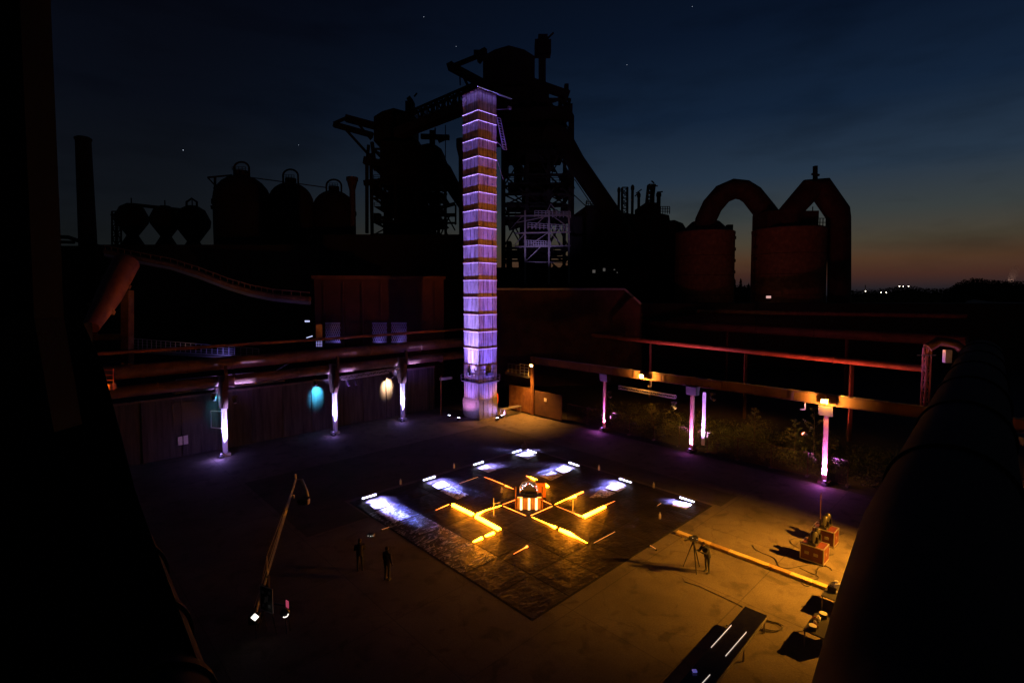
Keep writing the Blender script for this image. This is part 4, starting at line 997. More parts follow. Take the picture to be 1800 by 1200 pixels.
# sign board, white lamp panel, pink monitor, ring light
sb = thing('pattern_board', 'tall grey framed board with pale square marks below the camera crane', 'board', at(470, 1076, 21.6), R(-25))
m = MB(); B0 = at(470, 1052, 21.6)
m.box((0, 0, .62), (.78, .05, 1.1)); m.build('panel', M_black, sb, world=False)
m = MB()
for x in (-.38, .38): m.box((x, -.03, .62), (.03, .03, 1.1))
for z in (.08, 1.16): m.box((0, -.03, z), (.79, .03, .03))
m.build('frame', M_white, sb, world=False)
for x, z, w_ in ((-.2, .3, .14), (.18, .34, .12), (0, .62, .2), (-.22, .9, .12), (.2, .95, .14), (.08, .75, .1), (-.1, .5, .1)): m = MB(); m.box((x, -.035, z), (w_, .01, w_)); m.build('mark', M_white, sb, world=False)
m = MB()
for x in (-.3, .3): m.bar((x, 0, .06), (x, .2, -sb.matrix_basis.translation.z), .04)
m.build('stand_leg', M_black, sb, world=False)
lpn = thing('square_lamp', 'small white lit square panel tilted on its corner by the camera crane', 'light panel', at(448, 1084, 21.3), R(10))
m = MB(); s_ = .24; m.box((0, 0, 0), (s_, .02, s_), (Vector((.7, 0, .7)), Vector((0, 1, 0)), Vector((-.7, 0, .7)))); m.build('screen', E_wi, lpn, world=False)
m = MB(); m.box((0, .03, 0), (s_ + .04, .03, s_ + .04), (Vector((.7, 0, .7)), Vector((0, 1, 0)), Vector((-.7, 0, .7)))); m.bar((0, .05, 0), (0, .1, -lpn.matrix_basis.translation.z), .03); m.build('stand', M_black, lpn, world=False)
mo = thing('monitor', 'small pink lit monitor under the camera crane', 'monitor', at(505, 1061, 21.8), R(-35))
m = MB(); m.box((0, 0, 0), (.2, .02, .32)); m.build('screen', E_scr, mo, world=False); m = MB(); m.box((0, .03, 0), (.24, .04, .36)); m.bar((0, .03, -.15), (0, .1, -mo.matrix_basis.translation.z), .03); m.build('case', M_black, mo, world=False)
rl = thing('ring_lamp', 'dark round lamp with a white crescent glint beside the pink monitor', 'lamp', at(501, 1076, 21.6), 0)
m = MB(); m.tube((0, -.05, 0), (0, .05, 0), .2, 20); m.bar((0, .03, -.15), (0, .1, -rl.matrix_basis.translation.z), .03); m.build('body', M_black, rl, world=False)
m = MB(); m.path([(.17 * math.cos(R(a)), -.06, .17 * math.sin(R(a))) for a in range(-110, 10, 15)], .02, 6); m.build('crescent', E_wi, rl, world=False)

# ================================================================ FOREGROUND PIPES
def big_pipe(label, a, b, r, n, M=M_rust):
    t = thing('large_pipe', label, 'pipe', (Vector(a) + Vector(b)) / 2, 0, 'large dark pipes in the foreground')
    m = MB(); m.path([Vector(a).lerp(Vector(b), k / 24) for k in range(25)], r, 40); m.build('shell', M, t, smooth=True)
    for k in range(n):
        p = Vector(a).lerp(Vector(b), (k + .5) / n); d = (Vector(b) - Vector(a)).normalized(); m = MB(); m.path([p - d * .08, p + d * .08], r * 1.08, 40); m.build('flange', M_rust2, t, smooth=True)
    return t
dl = V
rf = thing('large_pipe', 'large dark bent pipe filling the right foreground', 'pipe', (6, 8, 11), 0, 'large dark pipes in the foreground')
ed = [Vector((1.0, 1.2, 12)), Vector((2.3, 3.9, 12)), Vector((3.35, 5.2, 12)), Vector((4.8, 6.95, 12)), Vector((12.7, 15.3, 12)), Vector((24, 27.2, 12))]
ax_ = []
for i, p in enumerate(ed):
    d_ = (ed[min(i + 1, 5)] - ed[max(i - 1, 0)]).normalized(); ax_.append(p + Vector((d_.y, -d_.x, 0)) * .90 - Z * .3)
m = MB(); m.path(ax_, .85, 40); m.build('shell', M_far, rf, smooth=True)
for k in range(6):
    p = ax_[3].lerp(ax_[5], (k + .5) / 6); d_ = (ax_[5] - ax_[3]).normalized(); m = MB(); m.path([p - d_ * .06, p + d_ * .06], .9, 40); m.build('flange', M_far, rf, smooth=True)
lf_ = thing('large_pipe', 'large dark pipe curving through the left foreground', 'pipe', (-10, 12, 9), 0, 'large dark pipes in the foreground')
ed = [G(x, y, 9.5) for x, y in ((430, 1330), (378, 1200), (332, 1085), (290, 985), (238, 870), (200, 750), (172, 660), (160, 615))]
ax_ = []
for i, p in enumerate(ed):
    d_ = (ed[min(i + 1, 7)] - ed[max(i - 1, 0)]).normalized(); ax_.append(p - Vector((d_.y, -d_.x, 0)) * .8 - Z * .2)
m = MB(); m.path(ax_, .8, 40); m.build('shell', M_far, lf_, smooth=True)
for k in (1, 2, 3, 4, 5):
    p = ax_[k]; d_ = (ax_[k + 1] - ax_[k]).normalized(); m = MB(); m.path([p - d_ * .08, p + d_ * .08], .86, 40); m.build('flange', M_far, lf_, smooth=True)
lb_ = thing('dark_plant_block', 'black plant block filling the left side behind the foreground pipe', 'building', (-28, 24, 0), 0)
m = MB(); m.poly([(-24.6, 30, 0), (-31, 36, 0), (-70, 42, 0), (-70, 6, 0), (-13, 6, 0)], (0, 0, 9.2)); m.build('lower_walls', M_far, lb_)
m = MB(); m.poly([(-25.6, 31, 9.2), (-31, 36, 9.2), (-70, 42, 9.2), (-70, 14, 9.2), (-26, 14, 9.2)], (0, 0, 4.0)); m.build('upper_walls', M_far, lb_)
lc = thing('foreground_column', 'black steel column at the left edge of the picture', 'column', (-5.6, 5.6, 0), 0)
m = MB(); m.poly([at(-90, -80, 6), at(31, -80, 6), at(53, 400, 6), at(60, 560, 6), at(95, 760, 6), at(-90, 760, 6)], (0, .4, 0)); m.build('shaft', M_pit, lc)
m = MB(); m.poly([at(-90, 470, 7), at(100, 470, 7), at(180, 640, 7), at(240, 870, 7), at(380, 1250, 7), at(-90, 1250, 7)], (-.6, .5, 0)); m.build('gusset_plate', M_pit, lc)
gr = thing('guard_railing', 'dark ladder like railing frame right of the large foreground pipe', 'railing', at(1765, 1190, 9), 0)
m = MB()
for (xa, ya, xb, yb) in ((1765, 850, 1765, 1230),): m.bar(at(xa, ya, 9), at(xb, yb, 9), .16)
m.build('post', M_rust, gr)
m = MB()
for (xa, ya, xb, yb) in ((1729, 851, 1768, 857), (1727, 898, 1768, 905), (1727, 925, 1768, 934), (1708, 1090, 1760, 1105), (1708, 1107, 1760, 1122), (1780, 868, 1810, 875)): m.bar(at(xa, ya, 9), at(xb, yb, 9), .05)
m.build('rung', M_galv, gr)

# small amber lit cabinet & dots at the left end of pipes
ac = thing('amber_cabinet', 'small amber lit cabinet frame at the left end of the pipes', 'cabinet', at(192, 690, 30), 0)
m = MB(); c = at(191, 679, 30); m.box(c, (.55, .5, .32)); m.build('box', M_orangecase, ac)
m = MB()
for y in (650, 659, 668): m.bar(at(183, y, 29.8), at(199, y, 29.8), .03)
m.bar(at(199, 648, 29.8), at(200, 686, 29.8), .04); m.build('frame', M_redsign, ac)
light('POINT', 'cabinet_lamp', c + Vector((.1, -.5, .2)), 5, AMB, ac, None, .05)
m = MB(); m.ball(at(190, 745, 30), .06, 6); m.bar(at(186, 737, 30), at(194, 737, 30), .05)
tag(m.build('pilot_lamp', emis('pilot', (1, .4, .15), 1.0)), 'tiny pinkish lamp below the amber cabinet', 'lamp')

# ================================================================ LEFT BACKGROUND: conveyor, chute, rails, building
cv = thing('conveyor_bridge', 'long sagging conveyor bridge sweeping down at the left background', 'conveyor', at(380, 500, 80), 0)
pts = [(185, 442), (230, 452), (300, 465), (350, 481), (400, 500), (440, 512), (480, 520), (545, 526)]
P3 = [at(x, y, 84 - i * 1.2) for i, (x, y) in enumerate(pts)]
m = MB(); m.path(P3, .38, 8)
for a, b in zip(P3, P3[1:]):
    for k in range(4):
        p = a.lerp(b, k / 4); m.bar(p, p + Z * 1.0, .1)
m.path([p + Z * 1.0 for p in P3], .10, 6); m.build('truss', M_rust, cv)
m = MB(); m.path([p - Z * .55 for p in P3], .28, 8); m.build('underside_tube', M_galv, cv)
light('SPOT', 'conveyor_wash', at(330, 590, 62), 900, (1, .42, .16), cv, at(340, 480, 82), .2, 90, 1)
light('SPOT', 'conveyor_wash', at(510, 570, 70), 90, (.6, .3, .9), cv, at(490, 520, 77), .2, 80, 1)
ch = thing('inclined_chute', 'fat rusty inclined pipe chute at the left above the foreground', 'chute', at(190, 520, 40), 0)
m = MB(); m.path([at(222, 462, 45), at(192, 520, 42), at(160, 575, 39)], [1.0, .9, .55], 18); m.build('tube', M_red, ch, smooth=True)
m = MB(); m.path([at(206, 494, 43.5), at(203, 500, 43.4)], 1.08, 18); m.build('flange', M_rust, ch)
m = MB(); m.path([at(180, 540, 41), at(177, 546, 40.9)], .95, 18); m.build('flange', M_rust, ch)
light('SPOT', 'chute_wash', at(260, 620, 40), 220, AMB, ch, at(195, 510, 43), .2, 50, 1)
m = MB(); m.bar(at(224, 510, 46), at(224, 640, 46), .7); m.bar(at(160, 592, 46), at(224, 592, 46), .5)
tag(m.build('support_frame', M_rust), 'dim brown support frame below the inclined chute', 'frame')
ft = thing('footbridge', 'violet lit steel footbridge with rails behind the left pipes', 'footbridge', at(330, 618, 62), 0)
a, b = at(235, 615, 72), at(455, 627, 60)
m = MB(); m.bar(a - Z * .2, b - Z * .2, 1.4, .2); m.build('deck', M_steel, ft)
a2, b2 = at(235, 595, 72), at(455, 613, 60)
m = MB(); m.bar(a2, b2, .08); m.bar(a, b, .14)
for k in range(25):
    p = a.lerp(b, k / 24); q = a2.lerp(b2, k / 24); m.bar(p, q, .06)
for k in (1, 2, 3): m.bar(a.lerp(a2, k / 4), b.lerp(b2, k / 4), .04)
m.build('handrail', M_galv, ft)
fl3 = thing('flood_lamp', 'violet flood lamp under the footbridge rails', 'floodlight', at(370, 640, 58), 0)
m = MB(); m.box((0, 0, -.6), (.3, .3, .2)); m.build('housing', M_black, fl3, world=False)
light('SPOT', 'beam', at(385, 632, 60), 650, (.35, .25, 1), fl3, at(375, 606, 65), .1, 120, 1)
for x, y, w_, lb in ((540, 563, .6, 'upper small bluish lamp left of the brick hall'), (544, 592, .8, 'lower slanting bluish lamp left of the brick hall')):
    m = MB(); p = at(x, y, 70); m.bar(p - Vector((w_ / 2, 0, .12)), p + Vector((w_ / 2, 0, .12 if y > 570 else -.12)), .2, .22 if y < 570 else .12)
    tag(m.build('wall_lamp', E_bluish), lb, 'lamp')

def hall(name, label, x0, x1, ytop, D, depth, mt, cat='building', skew=0.0, zb=-.3):
    a = at(x0, ytop, D); b = at(x1, ytop, D + skew); t = thing(name, label, cat, Vector((a.x, a.y, zb)), 0)
    d = (b - a); d.z = 0; L = d.length; d.normalize(); n = Vector((-d.y, d.x, 0)); hgt = a.z - zb
    m = MB(); m.box((a + b) / 2 * 1.0 + n * depth / 2 - Z * ((a.z + b.z) / 2 - (zb + hgt / 2)), (L, depth, hgt), (d, n, Z)); m.build('walls', mt, t)
    return t, a, d, n, L, hgt
h_, a, d, n, L, hg = hall('brick_hall', 'dark brick hall behind the left pipes with perforated violet lit openings', 552, 780, 490, 76, 12, M_brick, skew=4)
m = MB(); m.bar(a - d * .3 + Z * .25 - n * .2, a + d * (L + .3) + Z * .25 - n * .2, .5, .5); m.build('cornice', M_rust2, h_)
m = MB()
for k in range(7): p = a + d * (L * (k + .5) / 7) - n * .12; m.bar(Vector((p.x, p.y, 0)), Vector((p.x, p.y, a.z - .4)), .5, .25, d)
m.build('pilaster', M_brick, h_)
for x0, x1 in ((572, 598), (655, 680), (688, 715)):
    p, q = at(x0, 585, 75.4), at(x1, 585, 75.8); m = MB()
    for k in range(-7, 9):
        for sg in (1, -1):
            x0_, x1_ = k / 8, k / 8 + .5 * 1.0; 
            pa = (max(0, x0_), max(0, -x0_ / .5)) if x0_ < 0 else (x0_, 0.0); pb = (min(1, x1_), (min(1, x1_) - x0_) / .5)
            if pb[0] - pa[0] < .02 or pa[1] > 1: continue
            zz = lambda f_: (1.5 - 2.9 * f_) * sg if sg > 0 else (-1.4 + 2.9 * f_)
            m.bar(p.lerp(q, pa[0]) + Z * zz(pa[1]) - n * .05, p.lerp(q, pb[0]) + Z * zz(pb[1]) - n * .05, .05, .06)
    for zf in (-1.4, 1.5): m.bar(p + Z * zf - n * .05, q + Z * zf - n * .05, .08)
    m.build('vent_grille', M_galv, h_)

hl = thing('flood_lamp', 'hidden blue violet flood lamp in front of the brick hall', 'floodlight', at(650, 612, 72), 0)
m = MB(); m.box((0, 0, -.3), (.3, .3, .2)); m.build('housing', M_black, hl, world=False)
for x in (588, 665, 702): light('SPOT', 'beam', at(x, 604, 73.6), 55, (.3, .2, 1), hl, at(x, 585, 75.6), .2, 110, 1)
dr = thing('lit_doorway', 'small pale doorway with a grille at the left end of the brick hall', 'doorway', at(560, 612, 72), 0)
m = MB(); m.box(at(561, 582, 72), (.9, .1, 1.9)); m.build('panel', M_rust, dr)
m = MB(); c = at(561, 603, 71.8); 
for k in range(4): m.box(c + Vector((-.36 + .24 * k, 0, 0)), (.06, .06, 1.0))
for k in range(3): m.box(c + Vector((0, -.04, -.4 + .4 * k)), (.85, .04, .06))
m.build('grille', E_vi_d if False else emis('violet_grille', (.45, .4, 1), .45), dr)
light('POINT', 'door_lamp', at(561, 575, 71), 14, AMB, dr, None, .1)
m = MB()
for dx in (-5, 0, 4): m.ball(at(785 + dx, 598 - (dx == 0) * .5, 66), .07 if dx else .12, 6)
tag(m.build('green_lamp', E_grn), 'tiny green white lamp cluster left of the tower', 'lamp')

# other dark halls and banks
h3_ = hall('dark_hall', 'low dark hall behind and right of the tower', 868, 1100, 508, 82, 18, M_rust2, skew=3)[0]
a = at(1097, 508, 85); b = at(1130, 535, 85); m = MB(); m.poly([a, b, Vector((b.x, b.y, -.3)), Vector((a.x, a.y, -.3))], (0, 14, 0)); m.build('lean_to', M_rust2, h3_)
m = MB(); m.bar(at(870, 508, 81.8), at(1098, 508, 84.6), .25, .3); m.bar(at(1098, 508, 84.6), at(1127, 534, 84.6), .25, .3); m.build('roof_edge', M_galv, h3_)
hall('dark_shed', 'long black shed below the domed stoves', 165, 560, 430, 120, 20, M_far, skew=0)
hall('dark_shed', 'black plant building at the foot of the left furnace', 540, 860, 412, 128, 20, M_far)
hall('dark_shed', 'black plant building at the foot of the near furnace', 870, 1140, 470, 120, 20, M_far)
hall('dark_shed', 'low black building left of the round tanks', 1120, 1195, 478, 124, 14, M_far)
hall('dark_wall', 'dark retaining bank in front of the tanks', 1100, 2050, 533, 104, 6, M_ground, 'wall')
hall('dark_shed', 'low black building behind the chimney at the left', 40, 205, 432, 140, 16, M_far)

# ================================================================ CHIMNEY
cm = thing('brick_chimney', 'tall plain brick chimney alone at the far left', 'chimney', at(146, 520, 140), 0)
tp_ = at(146, 243, 140); m = MB(); m.lathe((tp_.x, tp_.y, 0), [(2.35, 0), (1.75, tp_.z - .6), (1.95, tp_.z - .5), (1.95, tp_.z)], 24); m.build('shaft', M_far, cm)
m = MB(); m.lathe((tp_.x, tp_.y, 0), [(1.5, tp_.z - .02), (1.5, tp_.z + .3), (1.2, tp_.z + .3)], 24); m.build('crown', M_far, cm)
m = MB(); p = at(98, 395, 150); m.tube((p.x, p.y, 0), p, .45, 10); tag(m.build('short_stack', M_far), 'short thin stack left of the tall chimney', 'stack')
m = MB(); m.path([at(50, 414, 130), at(120, 417, 130), at(140, 424, 130), at(200, 440, 130)], .5, 10); m.path([at(55, 424, 128), at(130, 426, 128)], .4, 10)
tag(m.build('far_pipe', M_far), 'thin dark pipes crossing behind the tall chimney', 'pipe')

# ================================================================ STOVES / DOMES
def stove(label, xc, yt, xw, D, ring=True, hring=20):
    top = at(xc, yt, D); R_ = (at(xc + xw / 2, 400, D).x - at(xc - xw / 2, 400, D).x) / 2
    t = thing('domed_stove', label, 'stove', (top.x, top.y, 0), 0, 'domed stoves left of the furnaces')
    prof = [(R_, 0), (R_, top.z - R_ * .95)] + [(R_ * math.cos(a), top.z - R_ * .95 + R_ * .95 * math.sin(a)) for a in [R(15 * k) for k in range(1, 6)]] + [(R_ * .18, top.z)]
    m = MB(); m.lathe((0, 0, 0), prof, 32); m.build('shell', M_far, t, world=False, smooth=True)
    m = MB(); m.lathe((0, 0, 0), [(R_ * .25, top.z - .4), (R_ * .25, top.z + 1.2), (R_ * .1, top.z + 1.3)], 16); m.build('cap', M_far, t, world=False)
    m = MB(); m.lathe((0, 0, 0), [(R_ * 1.04, top.z - R_ * 1.15), (R_ * 1.04, top.z - R_ * 1.0)], 32); m.build('gallery', M_far, t, world=False)
    m = MB(); m.rail((-R_ * .25, -R_ * .2, top.z + 1), (R_ * .25, -R_ * .2, top.z + 1), 1.0, 4, .1, 2); m.build('handrail', M_far, t, world=False)
    if ring:
        s = D / F; w2 = 13 * s; hh = hring * s
        m = MB(); m.path([(-w2, 0, top.z - .5), (-w2, 0, top.z + hh * .6)] + [(w2 * math.cos(R(a)), 0, top.z + hh * .6 + w2 * .8 * math.sin(R(a))) for a in range(165, 0, -15)] + [(w2, 0, top.z + hh * .6), (w2, 0, top.z - .5)], .28, 8); m.build('hoop', M_far, t, world=False)
    return t
stove('largest domed stove with a hoop on top', 425, 308, 92, 150)
stove('middle domed stove with a hoop on top', 511, 321, 74, 154)
stove('domed stove nearest the left furnace', 587, 335, 72, 158, True, 14)
def bin_(label, xc, yt, xw, D):
    top = at(xc, yt, D); R_ = xw / 2 * D / F; t = thing('round_bunker', label, 'bunker', (top.x, top.y, 0), 0, 'round bunkers right of the chimney')
    m = MB(); z1 = top.z; m.lathe((0, 0, 0), [(R_ * .9, 0), (R_ * .9, z1 - R_ * 3.2), (R_ * .35, z1 - R_ * 2.2), (R_ * .95, z1 - R_ * 1.3), (R_, z1 - R_ * .9), (R_ * .7, z1 - R_ * .25), (R_ * .3, z1)], 20); m.build('shell', M_far, t, world=False)
    m = MB(); m.bar((0, 0, z1), (0, 0, z1 + 2.2), .3); m.build('vent', M_far, t, world=False)
bin_('waisted round bunker nearest the chimney', 231, 358, 50, 200); bin_('middle waisted round bunker of three', 290, 362, 48, 200); bin_('round bunker with a hoop beside the large stove', 338, 362, 56, 198)
m = MB(); m.bar(at(235, 360, 199), at(345, 372, 199), 1.2); m.truss(at(205, 372, 199), at(205, 430, 199), (2, 0, 0), (0, 2, 0), 6, .3); m.bar(at(195, 378, 199), at(230, 370, 199), .6)
m.path([at(328, 366, 197), at(328, 355, 197), at(337, 349, 197), at(346, 355, 197), at(346, 366, 197)], .4, 8)
tag(m.build('bunker_gantry', M_far), 'dark gantry linking the tops of the round bunkers', 'gantry')
p = at(619, 312, 156); m = MB(); s = 156 / F; m.lathe((p.x, p.y, 0), [(5 * s, 0), (5 * s, p.z - 22 * s), (9 * s, p.z - 1), (10 * s, p.z - 1), (10 * s, p.z)], 20)
tag(m.build('flared_stack', M_rust2, smooth=False), 'short flared chimney between the stoves and the left furnace', 'stack')
p = at(812, 245, 140); m = MB(); s = 140 / F; m.lathe((p.x, p.y, 0), [(6 * s, 0), (6 * s, p.z - 30 * s), (10 * s, p.z - 2), (10 * s, p.z)], 20)
tag(m.build('flared_stack', M_rust2), 'flared chimney just left of the light tower', 'stack')
m = MB(); m.bar(at(378, 310, 149), at(378, 345, 149), .5); m.bar(at(365, 312, 149), at(408, 308, 149), .4); m.bar(at(378, 326, 149), at(365, 312, 149), .3); m.bar(at(372, 365, 149), at(400, 360, 149), 1.0); m.poly([at(374, 330, 149), at(400, 330, 149), at(400, 420, 149), at(388, 360, 149)], (0, 3, 0))
for (x0, y0, x1, y1) in ((440, 312, 500, 320), (525, 323, 575, 330)): m.bar(at(x0, y0, 152), at(x1, y1, 152), .25)
tag(m.build('stove_crane', M_far), 'small arm and lines around the domed stoves', 'crane')

# ================================================================ FURNACES
def A(D): return lambda x, y, dy=0: at(x, y, D + dy)
def furnace(label, D, xl, xr, ytop, ybot, hood, rnd, extra):
    a = A(D); t = thing('blast_furnace', label, 'blast furnace', (a((xl + xr) / 2, 500).x, D, 0), 0)
    dp = (xr - xl) * D / F * .8; s = D / F
    m = MB()
    for dy in (0, dp):
        for x in (xl, xl + (xr - xl) * .36, xl + (xr - xl) * .68, xr):
            p = a(x, ytop + (8 if x in (xl, xr) else 0)); m.bar(Vector((p.x, D + dy, 0)), Vector((p.x, D + dy, p.z)), .9)
    ny = 8
    for k in range(ny + 1):
        y = ytop + (ybot - ytop) * (k + (.45 * math.sin(k * 2.3) if 0 < k < ny else 0)) / ny; z = a(0, y).z
        for dy in (0, dp): m.bar(Vector((a(xl, 0).x, D + dy, z)), Vector((a(xr, 0).x, D + dy, z)), .6)
        for x in (xl, xr): m.bar(Vector((a(x, 0).x, D, z)), Vector((a(x, 0).x, D + dp, z)), .6)
        if k < ny:
            z2 = a(0, ytop + (ybot - ytop) * (k + 1 + (.45 * math.sin(k * 2.3 + 2.3) if k + 1 < ny else 0)) / ny).z
            xs = [xl, xl + (xr - xl) * .36, xl + (xr - xl) * .68, xr]
            for q in range(3):
                X0, X1 = a(xs[q], 0).x, a(xs[q + 1], 0).x
                for dy in (0, dp):
                    m.bar(Vector((X0, D + dy, z)), Vector((X1, D + dy, z2)), .35)
                    if rnd.random() < .6: m.bar(Vector((X1, D + dy, z)), Vector((X0, D + dy, z2)), .35)
    m.build('frame', M_far, t)
    m = MB(); cx = a((xl + xr) / 2, 0).x; R0 = (xr - xl) * s * .2
    m.lathe((cx, D + dp / 2, 0), [(R0 * 1.15, 0), (R0 * 1.2, a(0, ybot).z), (R0 * 1.3, a(0, ybot - 60).z), (R0 * .75, a(0, ytop + 70).z), (R0 * .5, a(0, ytop + 30).z), (R0 * .4, a(0, ytop).z)], 28); m.build('furnace_shell', M_far, t, smooth=True)
    # platforms, railings, and pipes
    m = MB()
    for k in range(5):
        y = ytop + 30 + (ybot - ytop - 30) * k / 5; z = a(0, y).z; xa, xb = xl + rnd.uniform(-8, 10), xr + rnd.uniform(-10, 6)
        m.box(((a(xa, 0).x + a(xb, 0).x) / 2, D + dp / 2, z), (a(xb, 0).x - a(xa, 0).x, dp + 2, .25)); m.rail((a(xa, 0).x, D - 1, z), (a(xb, 0).x, D - 1, z), 1.3, 10, .14, 2)
    m.build('platform', M_far, t)
    m = MB()
    for k in range(34):
        x = rnd.uniform(xl + 4, xr - 4); y = rnd.uniform(ytop + 20, ybot - 20); L_ = rnd.uniform(10, 60); r = rnd.uniform(.4, 1.5)
        if rnd.random() < .5: m.path([a(x, y, rnd.uniform(1, dp)), a(x, y + L_, rnd.uniform(1, dp))], r, 8)
        else: m.path([a(x, y, dp * .3), a(min(xr, x + L_ * .6), y + rnd.uniform(-10, 30), dp * .3)], r, 8)
    for k in range(14):
        x = rnd.uniform(xl + 2, xr - 14); y = rnd.uniform(ytop + 50, ybot); w_, h__ = rnd.uniform(8, 26), rnd.uniform(8, 26)
        p, q = a(x, y, dp * .4), a(x + w_, y + h__, dp * .4); m.box((p + q) / 2, (abs(q.x - p.x), 3, abs(p.z - q.z)))
    m.build('pipework', M_far, t)
    for nm, fn in extra: m = MB(); fn(m, a); m.build(nm, M_far, t)
    return t
rnd = random.Random(21)
def hoodbox(x0, x1, yp, ye, yb, dep=10):
    def fn(m, a):
        p0, p1, p2, p3, pk = a(x0, ye), a(x1, ye), a(x1, yb), a(x0, yb), a((x0 + x1) / 2, yp)
        k1, k2 = a(x0 + (x1 - x0) * .22, (yp + ye) / 2 - 2), a(x0 + (x1 - x0) * .8, (yp + ye) / 2 - 2)
        m.poly([p3, p2, p1, k2, pk, k1, p0], (0, dep, 0))
    return fn
def lines(*segs, w=.6):
    def fn(m, a):
        for (x0, y0, x1, y1, *r) in segs: m.bar(a(x0, y0), a(x1, y1), r[0] if r else w)
    return fn
e1 = [('hood', hoodbox(849, 940, 80, 99, 152)),
      ('hood_base', hoodbox(862, 965, 148, 156, 235, 12)),
      ('top_stack', lines((953, 92, 953, 180, 1.7), (940, 86, 968, 86, 3.2), (946, 74, 962, 74, 2.6), (952, 66, 952, 74, 1.0), (958, 72, 973, 58, .35))),
      ('crane_arm', lines((852, 92, 838, 100, 1.6), (840, 99, 793, 118, .9), (790, 116, 850, 148, 1.8), (838, 90, 838, 100, 1.4), (808, 120, 809, 150, .3), (810, 125, 822, 150, .6), (850, 148, 812, 160, 1.2), (845, 96, 850, 100, 3), (790, 112, 794, 120, 1.6))),
      ('gantry', lines((920, 140, 1000, 168, 1.8), (940, 150, 1000, 160, .5), (985, 165, 1006, 207, 1.0), (1005, 205, 1005, 490, 1.1), (985, 165, 985, 210, 1.0), (965, 180, 990, 172, .7), (915, 155, 945, 150, .6), (925, 170, 940, 145, .6), (905, 170, 925, 150, .5), (990, 212, 1004, 190, .5), (992, 155, 999, 155, 1.6), (975, 226, 1004, 200, .5), (985, 250, 1005, 228, .5), (870, 235, 990, 235, 2.2), (905, 160, 905, 200, .7), (945, 150, 945, 190, .7), (885, 205, 1003, 200, 3))),
      ('upper_body', hoodbox(882, 990, 178, 192, 262, 12)),
      ('tie_wires', lines((1010, 315, 1050, 375, .2), (1006, 340, 1040, 372, .2), (1030, 360, 1032, 352, .3), (1045, 352, 1046, 375, .3)))]
furnace('large blast furnace towering right behind the light tower', 130, 884, 1003, 175, 500, None, rnd, e1)
# downcomer
a = A(128); m = MB(); m.path([a(960, 225), a(988, 240), a(1012, 285), a(1090, 398), a(1110, 440)], [2.0, 2.3, 2.3, 2.3, 2.3], 20)
tag(m.build('downcomer_pipe', M_far, smooth=True), 'fat slanting downcomer pipe right of the large furnace', 'pipe')
m = MB(); p, q = a(1012, 362), a(1070, 362); m.poly([a(1008, 378), a(1030, 362), a(1060, 362), a(1075, 380), a(1078, 500), a(1008, 500)], (0, 10, 0))
tag(m.build('dust_catcher', M_far), 'dark hopper building under the slanting downcomer pipe', 'building')
e2 = [('hood', hoodbox(657, 726, 190, 205, 248)),
      ('hood_base', hoodbox(668, 735, 240, 246, 320, 10)),
      ('crane_arm', lines((587, 217, 610, 207, .8), (608, 208, 660, 222, 2.0), (587, 219, 655, 238, 1.6), (608, 228, 648, 272, .8), (630, 218, 652, 245, .7), (645, 285, 648, 255, .8), (654, 250, 660, 300, 1.0), (640, 282, 680, 290, 2.2))),
      ('top_stack', lines((721, 180, 721, 215, 2.6), (718, 172, 724, 180, 1.4), (728, 170, 733, 164, .4))),
      ('gantry', lines((740, 240, 790, 242, 1.4), (760, 230, 760, 262, 1.6), (765, 225, 765, 240, .4), (770, 248, 788, 240, 1.2), (645, 285, 645, 410, .9), (640, 322, 660, 320, 1.6), (772, 262, 775, 300, 1.2), (768, 300, 768, 405, 1.0))), ('wire', lines((783, 220, 783, 370, .25))),
      ('upper_body', hoodbox(728, 776, 252, 262, 300, 10))]
furnace('smaller blast furnace with a crane arm left of the light tower', 165, 652, 770, 262, 412, None, rnd, e2)
a = A(163); m = MB(); m.path([a(768, 285), a(782, 300), a(800, 335), a(830, 378)], 2.2, 16)
tag(m.build('downcomer_pipe', M_far, smooth=True), 'slanting downcomer pipe between the left furnace and the light tower', 'pipe')
m = MB(); a = A(160)
for sgs in ((775, 365, 800, 358, 1.0), (770, 378, 800, 378, 1.0), (770, 392, 802, 392, .6), (770, 405, 785, 378, .4), (785, 378, 800, 405, .4), (772, 380, 790, 420, .4), (790, 380, 772, 418, .4), (801, 360, 801, 395, .5)): m.bar(a(*sgs[:2]), a(*sgs[2:4]), sgs[4])
tag(m.build('lattice_scaffold', M_far), 'small open scaffold right of the left furnace', 'scaffold')
# skip bridge between furnaces
bA, bB = at(700, 220, 160), at(850, 158, 136)
sk_ = thing('skip_bridge', 'inclined lattice skip bridge rising from the left furnace to behind the light tower', 'bridge', (bA + bB) / 2, 0)
m = MB(); m.truss(bA, bB, (0, 3, 0), (0, 0, 4.0), 16, .35); m.build('lattice', M_far, sk_)
m = MB(); m.bar(bA - Z * 2.6, bB - Z * 2.6, 3.4, 2.6); m.build('track_trough', M_rust2, sk_)

